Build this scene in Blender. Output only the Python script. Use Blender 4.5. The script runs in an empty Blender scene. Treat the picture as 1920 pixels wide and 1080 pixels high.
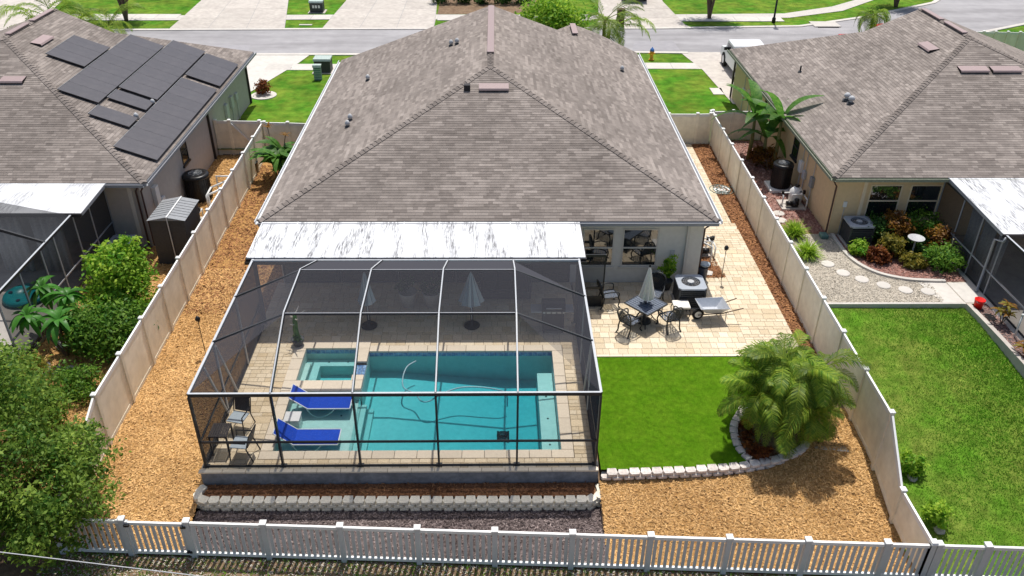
import bpy, bmesh, math, random
import numpy as np
from mathutils import Vector, Matrix
random.seed(7); rng = np.random.default_rng(7)
S = bpy.context.scene
C = S.collection
# ---------------------------------------------------------------- camera
F, PIT, YAW, ROL, H = 1570., .5605, .0225, .0101, 15.75
cy, sy, cp, sp, cr, sr = (math.cos(YAW), math.sin(YAW), math.cos(PIT), math.sin(PIT), math.cos(ROL), math.sin(ROL))
fwd = Vector((sy*cp, cy*cp, -sp)); r0 = Vector((cy, -sy, 0)); u0 = r0.cross(fwd)
rt = cr*r0 + sr*u0; up = -sr*r0 + cr*u0
cam = bpy.data.cameras.new('camera'); co = bpy.data.objects.new('camera', cam); C.objects.link(co)
m = Matrix((rt, up, -fwd)).transposed().to_4x4(); m.translation = (0, 0, H); co.matrix_world = m
cam.sensor_width = 36; cam.lens = F/1920*36; cam.clip_end = 2000; cam.clip_start = .1
S.camera = co
# ---------------------------------------------------------------- sky, sun, exposure
SUN = Vector((.065, .37, 1)).normalized()
w = bpy.data.worlds.new('World'); S.world = w; w.use_nodes = True
nt = w.node_tree; bg = nt.nodes['Background']; sky = nt.nodes.new('ShaderNodeTexSky')
sky.sky_type = 'NISHITA'; sky.sun_disc = False; sky.sun_elevation = math.asin(SUN.z)
sky.sun_rotation = math.atan2(SUN.x, SUN.y); sky.air_density = 1; sky.dust_density = 3
nt.links.new(sky.outputs[0], bg.inputs[0]); bg.inputs[1].default_value = .12
sl = bpy.data.lights.new('sun', 'SUN'); sl.energy = 4.4; sl.angle = math.radians(.55); sl.color = (1, .965, .91)
so = bpy.data.objects.new('sun', sl); C.objects.link(so); so.rotation_euler = (-SUN).to_track_quat('-Z', 'Y').to_euler(); so.location = (5, 30, 60)
S.view_settings.view_transform = 'Standard'; S.view_settings.look = 'None'; S.view_settings.gamma = 1
S.view_settings.exposure = .06
S.render.engine = 'CYCLES'
S.cycles.transparent_max_bounces = 24; S.cycles.max_bounces = 8

# ---------------------------------------------------------------- pixel -> place
def ray(px, py):
    a, b = px-960, py-540
    u = (a*cr+b*sr)/F; v = (-a*sr+b*cr)/F
    y = cp-v*sp; z = -sp-v*cp
    return Vector((u*cy+y*sy, -u*sy+y*cy, z))
def U(px, py, z=0.):
    d = ray(px, py); return d*((z-H)/d.z)+Vector((0, 0, H))
def onplane(px, py, p, n):
    d = ray(px, py); o = Vector((0, 0, H)); n = Vector(n); return o+d*((Vector(p)-o).dot(n)/d.dot(n))
def P2(*pts, z=0.):
    return [tuple(U(x, y, z)[:2]) for x, y in pts]
# ---------------------------------------------------------------- materials
MATS = {}
def M(name, col, rough=.75, col2=None, var=.12, scale=4., bump=0., bscale=60., metal=0., spec=.3, tint=False, rnd=.06, trans=0., stain=None):
    m = bpy.data.materials.new(name); m.use_nodes = True; n = m.node_tree.nodes; L = m.node_tree.links
    b = n['Principled BSDF']; b.inputs['Roughness'].default_value = rough; b.inputs['Metallic'].default_value = metal
    b.inputs['Specular IOR Level'].default_value = spec
    tc = n.new('ShaderNodeTexCoord')
    no = n.new('ShaderNodeTexNoise'); no.inputs['Scale'].default_value = scale; no.inputs['Detail'].default_value = 6; no.inputs['Roughness'].default_value = .65
    L.new(tc.outputs['Object'], no.inputs['Vector'])
    c1 = n.new('ShaderNodeMix'); c1.data_type = 'RGBA'
    c1.inputs[6].default_value = (*col, 1); c1.inputs[7].default_value = (*(col2 or col), 1)
    if tint:
        at = n.new('ShaderNodeAttribute'); at.attribute_name = 'tint'; L.new(at.outputs['Fac'], c1.inputs[0])
    elif col2:
        rp = n.new('ShaderNodeMapRange'); rp.inputs[1].default_value = .38; rp.inputs[2].default_value = .62
        L.new(no.outputs[0], rp.inputs[0]); L.new(rp.outputs[0], c1.inputs[0])
    else: c1.inputs[0].default_value = 0
    mr = n.new('ShaderNodeMapRange'); mr.inputs[1].default_value = .3; mr.inputs[2].default_value = .7
    mr.inputs[3].default_value = 1-var; mr.inputs[4].default_value = 1+var
    no2 = n.new('ShaderNodeTexNoise'); no2.inputs['Scale'].default_value = scale*3.7; no2.inputs['Detail'].default_value = 5
    L.new(tc.outputs['Object'], no2.inputs['Vector']); L.new(no2.outputs[0], mr.inputs[0])
    oi = n.new('ShaderNodeObjectInfo'); m2 = n.new('ShaderNodeMapRange'); m2.inputs[3].default_value = 1-rnd; m2.inputs[4].default_value = 1+rnd
    L.new(oi.outputs['Random'], m2.inputs[0])
    mu = n.new('ShaderNodeMath'); mu.operation = 'MULTIPLY'; L.new(mr.outputs[0], mu.inputs[0]); L.new(m2.outputs[0], mu.inputs[1])
    vm = n.new('ShaderNodeVectorMath'); vm.operation = 'SCALE'; L.new(c1.outputs[2], vm.inputs[0]); L.new(mu.outputs[0], vm.inputs['Scale'])
    if stain:
        mp = n.new('ShaderNodeMapping'); mp.inputs['Scale'].default_value = stain[1]; L.new(tc.outputs['Object'], mp.inputs[0])
        ns = n.new('ShaderNodeTexNoise'); ns.inputs['Scale'].default_value = 1; ns.inputs['Detail'].default_value = 4; L.new(mp.outputs[0], ns.inputs['Vector'])
        ms_ = n.new('ShaderNodeMapRange'); ms_.inputs[1].default_value = .36; ms_.inputs[2].default_value = .6; ms_.inputs[3].default_value = 1-stain[0]; ms_.inputs[4].default_value = 1+stain[0]*.3; L.new(ns.outputs[0], ms_.inputs[0])
        vm2 = n.new('ShaderNodeVectorMath'); vm2.operation = 'SCALE'; L.new(vm.outputs[0], vm2.inputs[0]); L.new(ms_.outputs[0], vm2.inputs['Scale']); vm = vm2
    L.new(vm.outputs[0], b.inputs['Base Color'])
    if bump:
        nb = n.new('ShaderNodeTexNoise'); nb.inputs['Scale'].default_value = bscale; nb.inputs['Detail'].default_value = 4
        L.new(tc.outputs['Object'], nb.inputs['Vector'])
        bp = n.new('ShaderNodeBump'); bp.inputs['Strength'].default_value = bump; bp.inputs['Distance'].default_value = .02
        L.new(nb.outputs[0], bp.inputs['Height']); L.new(bp.outputs[0], b.inputs['Normal'])
    if trans:   # leaves let some light through
        tr = n.new('ShaderNodeBsdfTranslucent'); L.new(vm.outputs[0], tr.inputs[0])
        mx = n.new('ShaderNodeMixShader'); mx.inputs[0].default_value = trans
        L.new(b.outputs[0], mx.inputs[1]); L.new(tr.outputs[0], mx.inputs[2]); L.new(mx.outputs[0], n['Material Output'].inputs[0])
    MATS[name] = m; return m
M('shingle', (.188, .162, .145), .95, (.33, .288, .258), var=.12, scale=1.2, bump=.5, bscale=90, spec=.1, tint=True, stain=(.16, (.35, .22, .3)))
M('roof_deck', (.12, .1, .09), .95)
M('vent_metal', (.33, .25, .24), .5, var=.06)
M('vent_dark', (.03, .026, .026), .6)
M('stucco_grey', (.70, .68, .62), .9, var=.05, scale=1.5, bump=.3, bscale=140)
M('stucco_taupe', (.46, .43, .40), .9, var=.05, scale=1.5, bump=.3, bscale=140)
M('stucco_tan', (.72, .53, .31), .9, var=.05, scale=1.5, bump=.3, bscale=140)
M('trim_tan', (.74, .60, .42), .85, var=.04)
M('trim_grey', (.62, .59, .53), .85, var=.04)
M('gutter_grey', (.30, .31, .33), .45, var=.06)
M('gutter_white', (.62, .63, .64), .4, var=.05)
M('gutter_green', (.25, .27, .2), .5, var=.2, scale=3)
M('gutter_dark', (.035, .03, .03), .5)
M('downspout_brown', (.085, .045, .035), .5)
M('white_metal', (.74, .76, .77), .35, var=.04)
M('white_vinyl', (.78, .78, .76), .4, var=.03, scale=2)
M('picket_vinyl_shaded', (.56, .57, .57), .45, var=.03, scale=2)  # white vinyl, with the shade of its sunless side put into the colour
M('fence_vinyl', (.88, .83, .69), .55, (.80, .745, .60), stain=(.10, (1.2, 1.2, .35)), var=.07, scale=1.1)
M('bronze_metal', (.028, .03, .033), .4)
M('alu_metal', (.46, .48, .50), .4, var=.05)
M('black_metal', (.018, .018, .02), .4)
M('black_plastic', (.012, .012, .013), .35)
M('dark_plastic', (.055, .058, .062), .55)
M('white_plastic', (.72, .72, .70), .4, var=.04)
M('grey_plastic', (.25, .26, .27), .5)
M('iron', (.03, .033, .036), .45)
M('lattice_sky_sheen', (.13, .155, .20), .5)  # iron coloured blue grey to paint in the sky it reflects
M('blue_fabric', (.006, .06, .46), .8, var=.1, scale=3, bump=.3, bscale=300)
M('teal_plastic', (.01, .28, .30), .3)
M('red_plastic', (.72, .02, .015), .4)
M('navy_plastic', (.03, .04, .075), .4)
M('canvas_white', (.78, .75, .68), .9, var=.06)
M('canvas_grey', (.40, .46, .50), .9, var=.06)
M('steel', (.52, .54, .57), .35, metal=.4, var=.06)
M('ac_top', (.33, .36, .40), .45, var=.06)
M('canvas_stripe', (.20, .25, .29), .9, (.52, .57, .60), var=.06, tint=True)
M('galv', (.46, .47, .48), .5, var=.08)
M('travertine', (.52, .41, .265), .7, (.66, .57, .425), var=.16, scale=5, spec=.3, tint=True, rnd=.10)
M('deck_stone', (.60, .465, .285), .7, (.74, .62, .44), var=.15, scale=5, spec=.3, tint=True, rnd=.10)
M('coping', (.70, .60, .46), .65, var=.07, scale=5)
M('grout', (.33, .28, .21), .9)
M('stem_wall', (.29, .30, .32), .9, (.20, .21, .225), var=.15, scale=2.2)
M('block', (.86, .79, .64), .9, (.72, .66, .53), var=.14, scale=7, bump=.8, bscale=40, rnd=.1)
M('block_red', (.74, .68, .61), .9, (.55, .47, .43), var=.14, scale=7, bump=.8, bscale=40, rnd=.12)
M('concrete', (.50, .46, .41), .9, (.43, .39, .35), var=.10, scale=.9, bump=.2, bscale=80)
M('concrete_white', (.55, .52, .47), .9, (.50, .47, .43), var=.06, scale=1.3)
M('asphalt', (.35, .34, .345), .95, (.31, .30, .305), stain=(.16, (.12, .8, 1)), var=.06, scale=.35, bump=.2, bscale=120, spec=.1)
M('asphalt_dark', (.30, .29, .30), .95, var=.07, scale=.6)
M('lawn', (.065, .19, .014), .95, (.15, .22, .026), stain=(.2, (.35, .35, 1)), var=.32, scale=.55, bump=1, bscale=70, spec=.05)
M('lawn_yard', (.09, .20, .016), .95, (.16, .21, .035), var=.3, scale=.8, bump=1, bscale=60, spec=.05)
M('turf', (.085, .205, .006), .95, (.115, .235, .01), var=.22, scale=1.8, bump=1, bscale=160, spec=.05)
M('blade', (.085, .27, .012), .8, (.30, .38, .07), var=.2, scale=1, tint=True, spec=.1, trans=.25)
M('turf_blade', (.07, .19, .005), .8, (.17, .32, .015), var=.2, scale=2, tint=True, spec=.1, trans=.2)
M('soil', (.16, .10, .06), .95, (.22, .15, .09), var=.25, scale=1.5, bump=.6, bscale=40)
M('mulch', (.42, .235, .08), .95, (.34, .185, .06), var=.3, scale=3, bump=1, bscale=35)
M('mulch_chip', (.33, .175, .065), .9, (.76, .48, .21), var=.15, scale=3, tint=True, spec=.1)
M('red_mulch', (.25, .115, .055), .95, (.19, .085, .04), var=.3, scale=3, bump=1, bscale=35)
M('red_chip', (.14, .06, .028), .9, (.44, .22, .10), var=.15, scale=3, tint=True, spec=.1)
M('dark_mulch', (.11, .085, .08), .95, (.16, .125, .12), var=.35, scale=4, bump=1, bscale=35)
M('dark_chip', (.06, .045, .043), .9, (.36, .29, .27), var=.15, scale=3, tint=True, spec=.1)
M('rock_red', (.30, .15, .12), .95, (.24, .115, .09), var=.3, scale=3, bump=1, bscale=30)
M('rock_chip', (.2, .09, .07), .9, (.5, .32, .27), var=.15, scale=3, tint=True)
M('gravel', (.49, .44, .36), .95, (.43, .38, .31), var=.2, scale=5, bump=.8, bscale=50)
M('gravel_chip', (.33, .295, .24), .9, (.70, .63, .52), var=.1, scale=3, tint=True)
M('plaster', (.68, .67, .61), .8, (.62, .63, .58), var=.06, scale=2)
M('jet', (.04, .05, .05), .5)
M('bark', (.14, .10, .07), .95, var=.25, scale=8, bump=.8, bscale=30)
M('palm_stem', (.20, .22, .07), .8, (.28, .22, .09), var=.2, scale=5)
M('leaf_oak', (.05, .15, .015), .6, (.36, .50, .08), var=.12, tint=True, trans=.5)
M('leaf_lime', (.11, .31, .018), .6, (.46, .62, .06), var=.12, tint=True, trans=.5)
M('leaf_dark', (.02, .075, .015), .5, (.09, .20, .03), var=.12, tint=True, trans=.5)
M('leaf_mid', (.05, .17, .018), .55, (.24, .40, .05), var=.12, tint=True, trans=.5)
M('leaf_banana', (.05, .17, .02), .45, (.14, .28, .05), var=.15, scale=6, trans=.5, rnd=.25)
M('leaf_plumeria', (.05, .20, .025), .4, (.09, .28, .04), var=.1, scale=6, trans=.5, rnd=.3)
M('leaf_palm', (.045, .17, .015), .5, (.36, .46, .05), var=.12, tint=True, trans=.5, rnd=.35)
M('leaf_croton', (.10, .035, .012), .55, (.42, .22, .03), var=.15, tint=True, trans=.5)
M('leaf_red', (.10, .022, .012), .6, (.36, .13, .03), var=.15, tint=True, trans=.5)
M('leaf_yellow', (.12, .14, .02), .6, (.42, .33, .05), var=.15, tint=True, trans=.5)
M('stone', (.42, .39, .35), .9, (.3, .28, .26), var=.15, scale=4, bump=.6, bscale=20)
M('terracotta', (.10, .055, .04), .8)
M('solar', (.060, .055, .06), .4, (.072, .066, .07), var=.08, scale=2, spec=.5)
M('elec_green', (.10, .19, .17), .5)
M('box_top', (.42, .50, .46), .5)
M('hydrant_yellow', (.75, .38, .03), .5)
M('hydrant_blue', (.05, .16, .45), .5)
M('tyre', (.015, .015, .015), .9)
M('car_white', (.78, .79, .80), .25, var=.02)
M('car_red', (.55, .02, .02), .25, var=.02)
M('wood_pale', (.55, .45, .3), .8)
M('hose', (.035, .06, .075), .5)
M('hose_light', (.35, .45, .5), .5)
M('curtain', (.55, .56, .58), .95)
M('cream', (.5, .47, .42), .8)
M('cloth_dark', (.05, .05, .055), .9)
# tile of the spillway
def tile_mat():
    m = M('blue_tile', (.05, .14, .34), .25, (.25, .42, .62), var=.2, scale=9); return m
tile_mat()
# weathered white pan roof: mildew streaks running down the slope
def pan_mat(name, amt, scale=(2.3, .35, 1), seedv=0.):
    m = M(name, (.70, .71, .72), .45, var=.03, scale=1); n = m.node_tree.nodes; L = m.node_tree.links
    tc = n.new('ShaderNodeTexCoord')
    mp = n.new('ShaderNodeMapping'); mp.inputs['Scale'].default_value = (22, 1.9, 1); mp.inputs['Location'].default_value = (seedv, seedv, 0); L.new(tc.outputs['Object'], mp.inputs[0])
    a = n.new('ShaderNodeTexNoise'); a.inputs['Scale'].default_value = 1; a.inputs['Detail'].default_value = 5; a.inputs['Roughness'].default_value = .75; L.new(mp.outputs[0], a.inputs[0])
    mp2 = n.new('ShaderNodeMapping'); mp2.inputs['Scale'].default_value = scale; mp2.inputs['Location'].default_value = (seedv+3, 0, 0); L.new(tc.outputs['Object'], mp2.inputs[0])
    b = n.new('ShaderNodeTexNoise'); b.inputs['Scale'].default_value = 1; b.inputs['Detail'].default_value = 1.5; L.new(mp2.outputs[0], b.inputs[0])
    ra = n.new('ShaderNodeMapRange'); ra.inputs[1].default_value = .43; ra.inputs[2].default_value = .64; L.new(a.outputs[0], ra.inputs[0])
    rb = n.new('ShaderNodeMapRange'); rb.inputs[1].default_value = .44; rb.inputs[2].default_value = .57; L.new(b.outputs[0], rb.inputs[0])
    mu = n.new('ShaderNodeMath'); mu.operation = 'MULTIPLY'; L.new(ra.outputs[0], mu.inputs[0]); L.new(rb.outputs[0], mu.inputs[1])
    mu2 = n.new('ShaderNodeMath'); mu2.operation = 'MULTIPLY'; mu2.inputs[1].default_value = amt; L.new(mu.outputs[0], mu2.inputs[0]); mu2.use_clamp = True
    pb = n['Principled BSDF']; src = pb.inputs['Base Color'].links[0].from_socket
    mx = n.new('ShaderNodeMix'); mx.data_type = 'RGBA'; L.new(mu2.outputs[0], mx.inputs[0]); L.new(src, mx.inputs[6]); mx.inputs[7].default_value = (.15, .15, .155, 1)
    L.new(mx.outputs[2], pb.inputs['Base Color'])
pan_mat('pan_roof', 1.3); pan_mat('pan_roof_old', 1.2, (1.6, .8, 1), 5.); pan_mat('pan_roof_clean', .8, (1.0, .5, 1), 11.)
# insect screen: share of threads in the way grows as the ray gets flatter to the cloth
def screen_mat(name, col, open_):
    m = bpy.data.materials.new(name); m.use_nodes = True; n = m.node_tree.nodes; L = m.node_tree.links
    for x in list(n):
        if x.type != 'OUTPUT_MATERIAL': n.remove(x)
    g = n.new('ShaderNodeNewGeometry'); d = n.new('ShaderNodeVectorMath'); d.operation = 'DOT_PRODUCT'
    L.new(g.outputs['Normal'], d.inputs[0]); L.new(g.outputs['Incoming'], d.inputs[1])
    ab = n.new('ShaderNodeMath'); ab.operation = 'ABSOLUTE'; L.new(d.outputs['Value'], ab.inputs[0])
    mx = n.new('ShaderNodeMath'); mx.operation = 'MAXIMUM'; mx.inputs[1].default_value = .12; L.new(ab.outputs[0], mx.inputs[0])
    iv = n.new('ShaderNodeMath'); iv.operation = 'POWER'; iv.inputs[1].default_value = -1.8; L.new(mx.outputs[0], iv.inputs[0])
    pw = n.new('ShaderNodeMath'); pw.operation = 'POWER'; pw.inputs[0].default_value = open_; L.new(iv.outputs[0], pw.inputs[1])
    df = n.new('ShaderNodeBsdfDiffuse'); df.inputs[0].default_value = (*col, 1)
    t = n.new('ShaderNodeBsdfTransparent'); ms = n.new('ShaderNodeMixShader')
    L.new(pw.outputs[0], ms.inputs[0]); L.new(df.outputs[0], ms.inputs[1]); L.new(t.outputs[0], ms.inputs[2])
    L.new(ms.outputs[0], n['Material Output'].inputs[0]); MATS[name] = m
screen_mat('screen', (.06, .061, .071), .82); screen_mat('screen_dark', (.034, .036, .04), .72)
def water_mat():
    m = bpy.data.materials.new('water'); m.use_nodes = True; n = m.node_tree.nodes; L = m.node_tree.links
    for x in list(n):
        if x.type != 'OUTPUT_MATERIAL': n.remove(x)
    t = n.new('ShaderNodeBsdfTransparent'); g = n.new('ShaderNodeBsdfGlossy'); g.inputs['Roughness'].default_value = .03
    tc = n.new('ShaderNodeTexCoord'); no = n.new('ShaderNodeTexNoise'); no.inputs['Scale'].default_value = 5; no.inputs['Detail'].default_value = 3; L.new(tc.outputs['Object'], no.inputs[0])
    bp = n.new('ShaderNodeBump'); bp.inputs['Strength'].default_value = .45; bp.inputs['Distance'].default_value = .04; L.new(no.outputs[0], bp.inputs['Height'])
    fr = n.new('ShaderNodeFresnel'); fr.inputs[0].default_value = 1.33; L.new(bp.outputs[0], fr.inputs['Normal']); L.new(bp.outputs[0], g.inputs['Normal'])
    ms = n.new('ShaderNodeMixShader'); L.new(fr.outputs[0], ms.inputs[0]); L.new(t.outputs[0], ms.inputs[1]); L.new(g.outputs[0], ms.inputs[2])
    L.new(ms.outputs[0], n['Material Output'].inputs[0])
    va = n.new('ShaderNodeVolumeAbsorption'); va.inputs[0].default_value = (0, .80, .875, 1); va.inputs[1].default_value = 1.2
    L.new(va.outputs[0], n['Material Output'].inputs['Volume']); MATS['water'] = m
water_mat()
def glass_mat():
    m = bpy.data.materials.new('window_glass'); m.use_nodes = True; n = m.node_tree.nodes; L = m.node_tree.links
    b = n['Principled BSDF']; b.inputs['Base Color'].default_value = (.012, .016, .018, 1); b.inputs['Roughness'].default_value = .03
    b.inputs['IOR'].default_value = 1.9; b.inputs['Specular IOR Level'].default_value = .8; MATS['window_glass'] = m
glass_mat()
# ---------------------------------------------------------------- mesh kit
def worg(o):
    p = Vector((0, 0, 0))
    while o is not None: p = p+o.location; o = o.parent
    return p
class MB:
    def __init__(s): s.v = []; s.f = []; s.t = []
    def add(s, vs, fs, t=.5):
        k = len(s.v); s.v += [tuple(p) for p in vs]; s.f += [tuple(i+k for i in f) for f in fs]; s.t += [t]*len(fs); return s
    def bx(s, x0, y0, z0, x1, y1, z1, t=.5):
        return s.add([(x0, y0, z0), (x1, y0, z0), (x1, y1, z0), (x0, y1, z0), (x0, y0, z1), (x1, y0, z1), (x1, y1, z1), (x0, y1, z1)],
                     [(0, 3, 2, 1), (4, 5, 6, 7), (0, 1, 5, 4), (1, 2, 6, 5), (2, 3, 7, 6), (3, 0, 4, 7)], t)
    def beam(s, p, q, w, h=None, t=.5):
        h = h or w; p, q = Vector(p), Vector(q); d = (q-p).normalized()
        a = d.cross(Vector((0, 0, 1)));
        if a.length < 1e-3: a = Vector((1, 0, 0))
        a.normalize(); b = a.cross(d); a *= w/2; b *= h/2
        vs = [e+i*a+j*b for e in (p, q) for i, j in ((-1, -1), (1, -1), (1, 1), (-1, 1))]
        return s.add(vs, [(0, 1, 2, 3), (7, 6, 5, 4), (0, 4, 5, 1), (1, 5, 6, 2), (2, 6, 7, 3), (3, 7, 4, 0)], t)
    def tube(s, pts, r, n=7, t=.5):
        pts = [Vector(p) for p in pts]; N = len(pts); rs = r if isinstance(r, (list, tuple)) else [r]*N
        vs = []; ref = Vector((.13, .27, 1)).normalized(); pa = None
        for i, p in enumerate(pts):
            d = (pts[min(i+1, N-1)]-pts[max(i-1, 0)]).normalized()
            if pa is None:
                a = d.cross(ref)
                if a.length < .1: a = d.cross(Vector((1, 0, 0)))
            else: a = pa-d*pa.dot(d)
            a.normalize(); pa = a; b = d.cross(a)
            for k in range(n):
                an = 2*math.pi*k/n; vs.append(p+(a*math.cos(an)+b*math.sin(an))*rs[i])
        fs = [(i*n+k, i*n+(k+1) % n, (i+1)*n+(k+1) % n, (i+1)*n+k) for i in range(N-1) for k in range(n)]
        fs += [tuple(range(n))[::-1], tuple((N-1)*n+k for k in range(n))]
        return s.add(vs, fs, t)
    def lathe(s, prof, c=(0, 0, 0), n=20, t=.5, sx=1, sy_=1):
        vs = [(c[0]+r*math.cos(2*math.pi*k/n)*sx, c[1]+r*math.sin(2*math.pi*k/n)*sy_, c[2]+z) for r, z in prof for k in range(n)]
        fs = [(i*n+k, i*n+(k+1) % n, (i+1)*n+(k+1) % n, (i+1)*n+k) for i in range(len(prof)-1) for k in range(n)]
        fs += [tuple(range(n))[::-1], tuple((len(prof)-1)*n+k for k in range(n))]
        return s.add(vs, fs, t)
    def prism(s, poly, z0, z1, t=.5):
        n = len(poly)
        return s.add([(*p, z0) for p in poly]+[(*p, z1) for p in poly], [tuple(range(n))[::-1], tuple(range(n, 2*n))]+[(i, (i+1) % n, n+(i+1) % n, n+i) for i in range(n)], t)
    def slab(s, pts, th, t=.5):      # tilted polygon with thickness (downward)
        n = len(pts); return s.add([tuple(p) for p in pts]+[(p[0], p[1], p[2]-th) for p in pts], [tuple(range(n)), tuple(range(n, 2*n))[::-1]]+[(i, n+i, n+(i+1) % n, (i+1) % n) for i in range(n)], t)
    def sphere(s, c, r, n=10, sz=1., t=.5):
        return s.lathe([(max(r*math.sin(math.pi*i/n), .001), -r*sz*math.cos(math.pi*i/n)) for i in range(n+1)], c, 2*n, t)
    def mesh(s, name):
        me = bpy.data.meshes.new(name); me.from_pydata(s.v, [], s.f); a = me.attributes.new('tint', 'FLOAT', 'FACE'); a.data.foreach_set('value', s.t); return me
    def build(s, name, mat, parent=None, smooth=False, bevel=0., local=False):
        o0 = Vector((0, 0, 0))
        if not local:
            if parent is not None: o0 = worg(parent)
            else:
                a = np.array(s.v); o0 = Vector(((a[:, 0].min()+a[:, 0].max())/2, (a[:, 1].min()+a[:, 1].max())/2, a[:, 2].min()))
        s.v = [(x-o0.x, y-o0.y, z-o0.z) for x, y, z in s.v]
        me = s.mesh(name); me.materials.append(MATS[mat])
        if smooth: me.polygons.foreach_set('use_smooth', [True]*len(me.polygons))
        o = bpy.data.objects.new(name, me); C.objects.link(o); o.parent = parent
        if parent is None: o.location = o0
        if bevel:
            b = o.modifiers.new('bevel', 'BEVEL'); b.width = bevel; b.segments = 2; b.limit_method = 'ANGLE'
        return o
def npmesh(name, V, Fq, tint, mat, parent=None, loc=None):
    me = bpy.data.meshes.new(name); V = np.asarray(V, np.float32); Fq = np.asarray(Fq, np.int32); k = Fq.shape[1]
    o0 = worg(parent) if parent is not None else Vector(loc or (0, 0, 0))
    V = V-np.array(o0[:], np.float32)
    me.vertices.add(len(V)); me.vertices.foreach_set('co', V.ravel()); me.loops.add(Fq.size); me.loops.foreach_set('vertex_index', Fq.ravel())
    me.polygons.add(len(Fq)); me.polygons.foreach_set('loop_start', np.arange(0, Fq.size, k, dtype=np.int32)); me.polygons.foreach_set('loop_total', np.full(len(Fq), k, np.int32))
    me.update(calc_edges=True); a = me.attributes.new('tint', 'FLOAT', 'FACE'); a.data.foreach_set('value', np.asarray(tint, np.float32))
    me.materials.append(MATS[mat]); o = bpy.data.objects.new(name, me); C.objects.link(o); o.parent = parent
    if parent is None: o.location = o0
    return o
def tag(o, label=None, cat=None, group=None, kind=None):
    if label: o['label'] = label
    if cat: o['category'] = cat
    if group: o['group'] = group
    if kind: o['kind'] = kind
    return o
def thing(name, label, cat, loc=(0, 0, 0), group=None, rz=0):
    o = bpy.data.objects.new(name, None); C.objects.link(o); o.location = loc; o.rotation_euler.z = rz; o.empty_display_size = .2
    return tag(o, label, cat, group)
def copy_tree(o, parent=None):
    c = o.copy(); C.objects.link(c); c.parent = parent
    for ch in list(o.children): copy_tree(ch, c)
    return c
def place(src, first, loc, rz, label=None, group=None):
    o = src if first else copy_tree(src); o.location = loc; o.rotation_euler.z = rz
    if label: o['label'] = label
    if group: o['group'] = group
    return o
# ---------------------------------------------------------------- terrain
def lerp(a, b, x): return a+(b-a)*max(0, min(1, x))
def Z(x, y):
    if x < -10.77-.0149*(y-20) and y > 14.4: return -.32
    if x < -7.7: return lerp(-.74, -.36, (y-14)/3.0)
    if x <= 2.72: return -.74 if y < 15.7 else -.42
    if x < 10.4: return lerp(-.74, -.09, (y-14)/2.9)
    return lerp(-.78, -.14, (y-13.5)/9.5) if y < 24 else -.01
Zv = np.vectorize(Z)
def sheet(name, poly, mat, z=0., kind='structure', cuts=(), zf=None, dz=0., parent=None, th=0.):
    bm = bmesh.new(); bm.faces.new([bm.verts.new((*p, 0)) for p in poly])
    for ax, val in cuts:
        n = (1, 0, 0) if ax == 'x' else (0, 1, 0); p = (val, 0, 0) if ax == 'x' else (0, val, 0)
        bmesh.ops.bisect_plane(bm, geom=bm.verts[:]+bm.edges[:]+bm.faces[:], plane_co=p, plane_no=n)
    bmesh.ops.triangulate(bm, faces=bm.faces[:])
    for v in bm.verts: v.co.z = (zf(v.co.x, v.co.y) if zf else z)+dz
    bm.normal_update()
    if sum(f.normal.z*f.calc_area() for f in bm.faces) < 0: bmesh.ops.reverse_faces(bm, faces=bm.faces[:])
    me = bpy.data.meshes.new(name); bm.to_mesh(me); bm.free(); me.materials.append(MATS[mat])
    o = bpy.data.objects.new(name, me); C.objects.link(o); o.parent = parent
    if kind: o['kind'] = kind
    return o
def inside(poly, X, Y):
    c = np.zeros(len(X), bool); n = len(poly)
    for i in range(n):
        x0, y0 = poly[i]; x1, y1 = poly[(i+1) % n]
        if y0 == y1: continue
        t = ((y0 > Y) != (y1 > Y)) & (X < (x1-x0)*(Y-y0)/(y1-y0)+x0); c ^= t
    return c
def scatter_pts(poly, n):
    a = np.array(poly); X = rng.uniform(a[:, 0].min(), a[:, 0].max(), n); Y = rng.uniform(a[:, 1].min(), a[:, 1].max(), n); k = inside(poly, X, Y); return X[k], Y[k]
def chips(name, poly, mat, dens, L=(.03, .09), W=.3, zf=None, z=0., up_=.02, label=None, cat='mulch', bias=1.):
    a = np.array(poly); area = (a[:, 0].max()-a[:, 0].min())*(a[:, 1].max()-a[:, 1].min())
    X, Y = scatter_pts(poly, int(area*dens)); n = len(X); Zc = (Zv(X, Y) if zf else np.full(n, z))+rng.uniform(.002, up_, n)
    l = rng.uniform(*L, n)/2; w_ = l*rng.uniform(W*.6, W*1.4, n); an = rng.uniform(0, 2*np.pi, n); ti = rng.normal(0, .28, n); ro = rng.normal(0, .3, n)
    ex = np.stack([np.cos(an), np.sin(an), ti], 1)*l[:, None]; ey = np.stack([-np.sin(an), np.cos(an), ro], 1)*w_[:, None]
    Pc = np.stack([X, Y, Zc+np.abs(ti)*l*.8], 1)
    V = np.stack([Pc-ex-ey, Pc+ex-ey*.7, Pc+ex+ey, Pc-ex+ey*.8], 1).reshape(-1, 3)
    pt = .16*np.sin(X*1.1+1.3*np.sin(Y*.8))*np.sin(Y*1.0+np.sin(X*.9))+.10*np.sin(X*3.1+Y*1.7)*np.sin(Y*2.9-X*.8)
    o = npmesh(name, V, np.arange(4*n).reshape(-1, 4), np.clip(rng.uniform(0, 1, n)**bias*.9+pt, 0, 1), mat)
    return tag(o, label, cat, kind='stuff')
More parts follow.
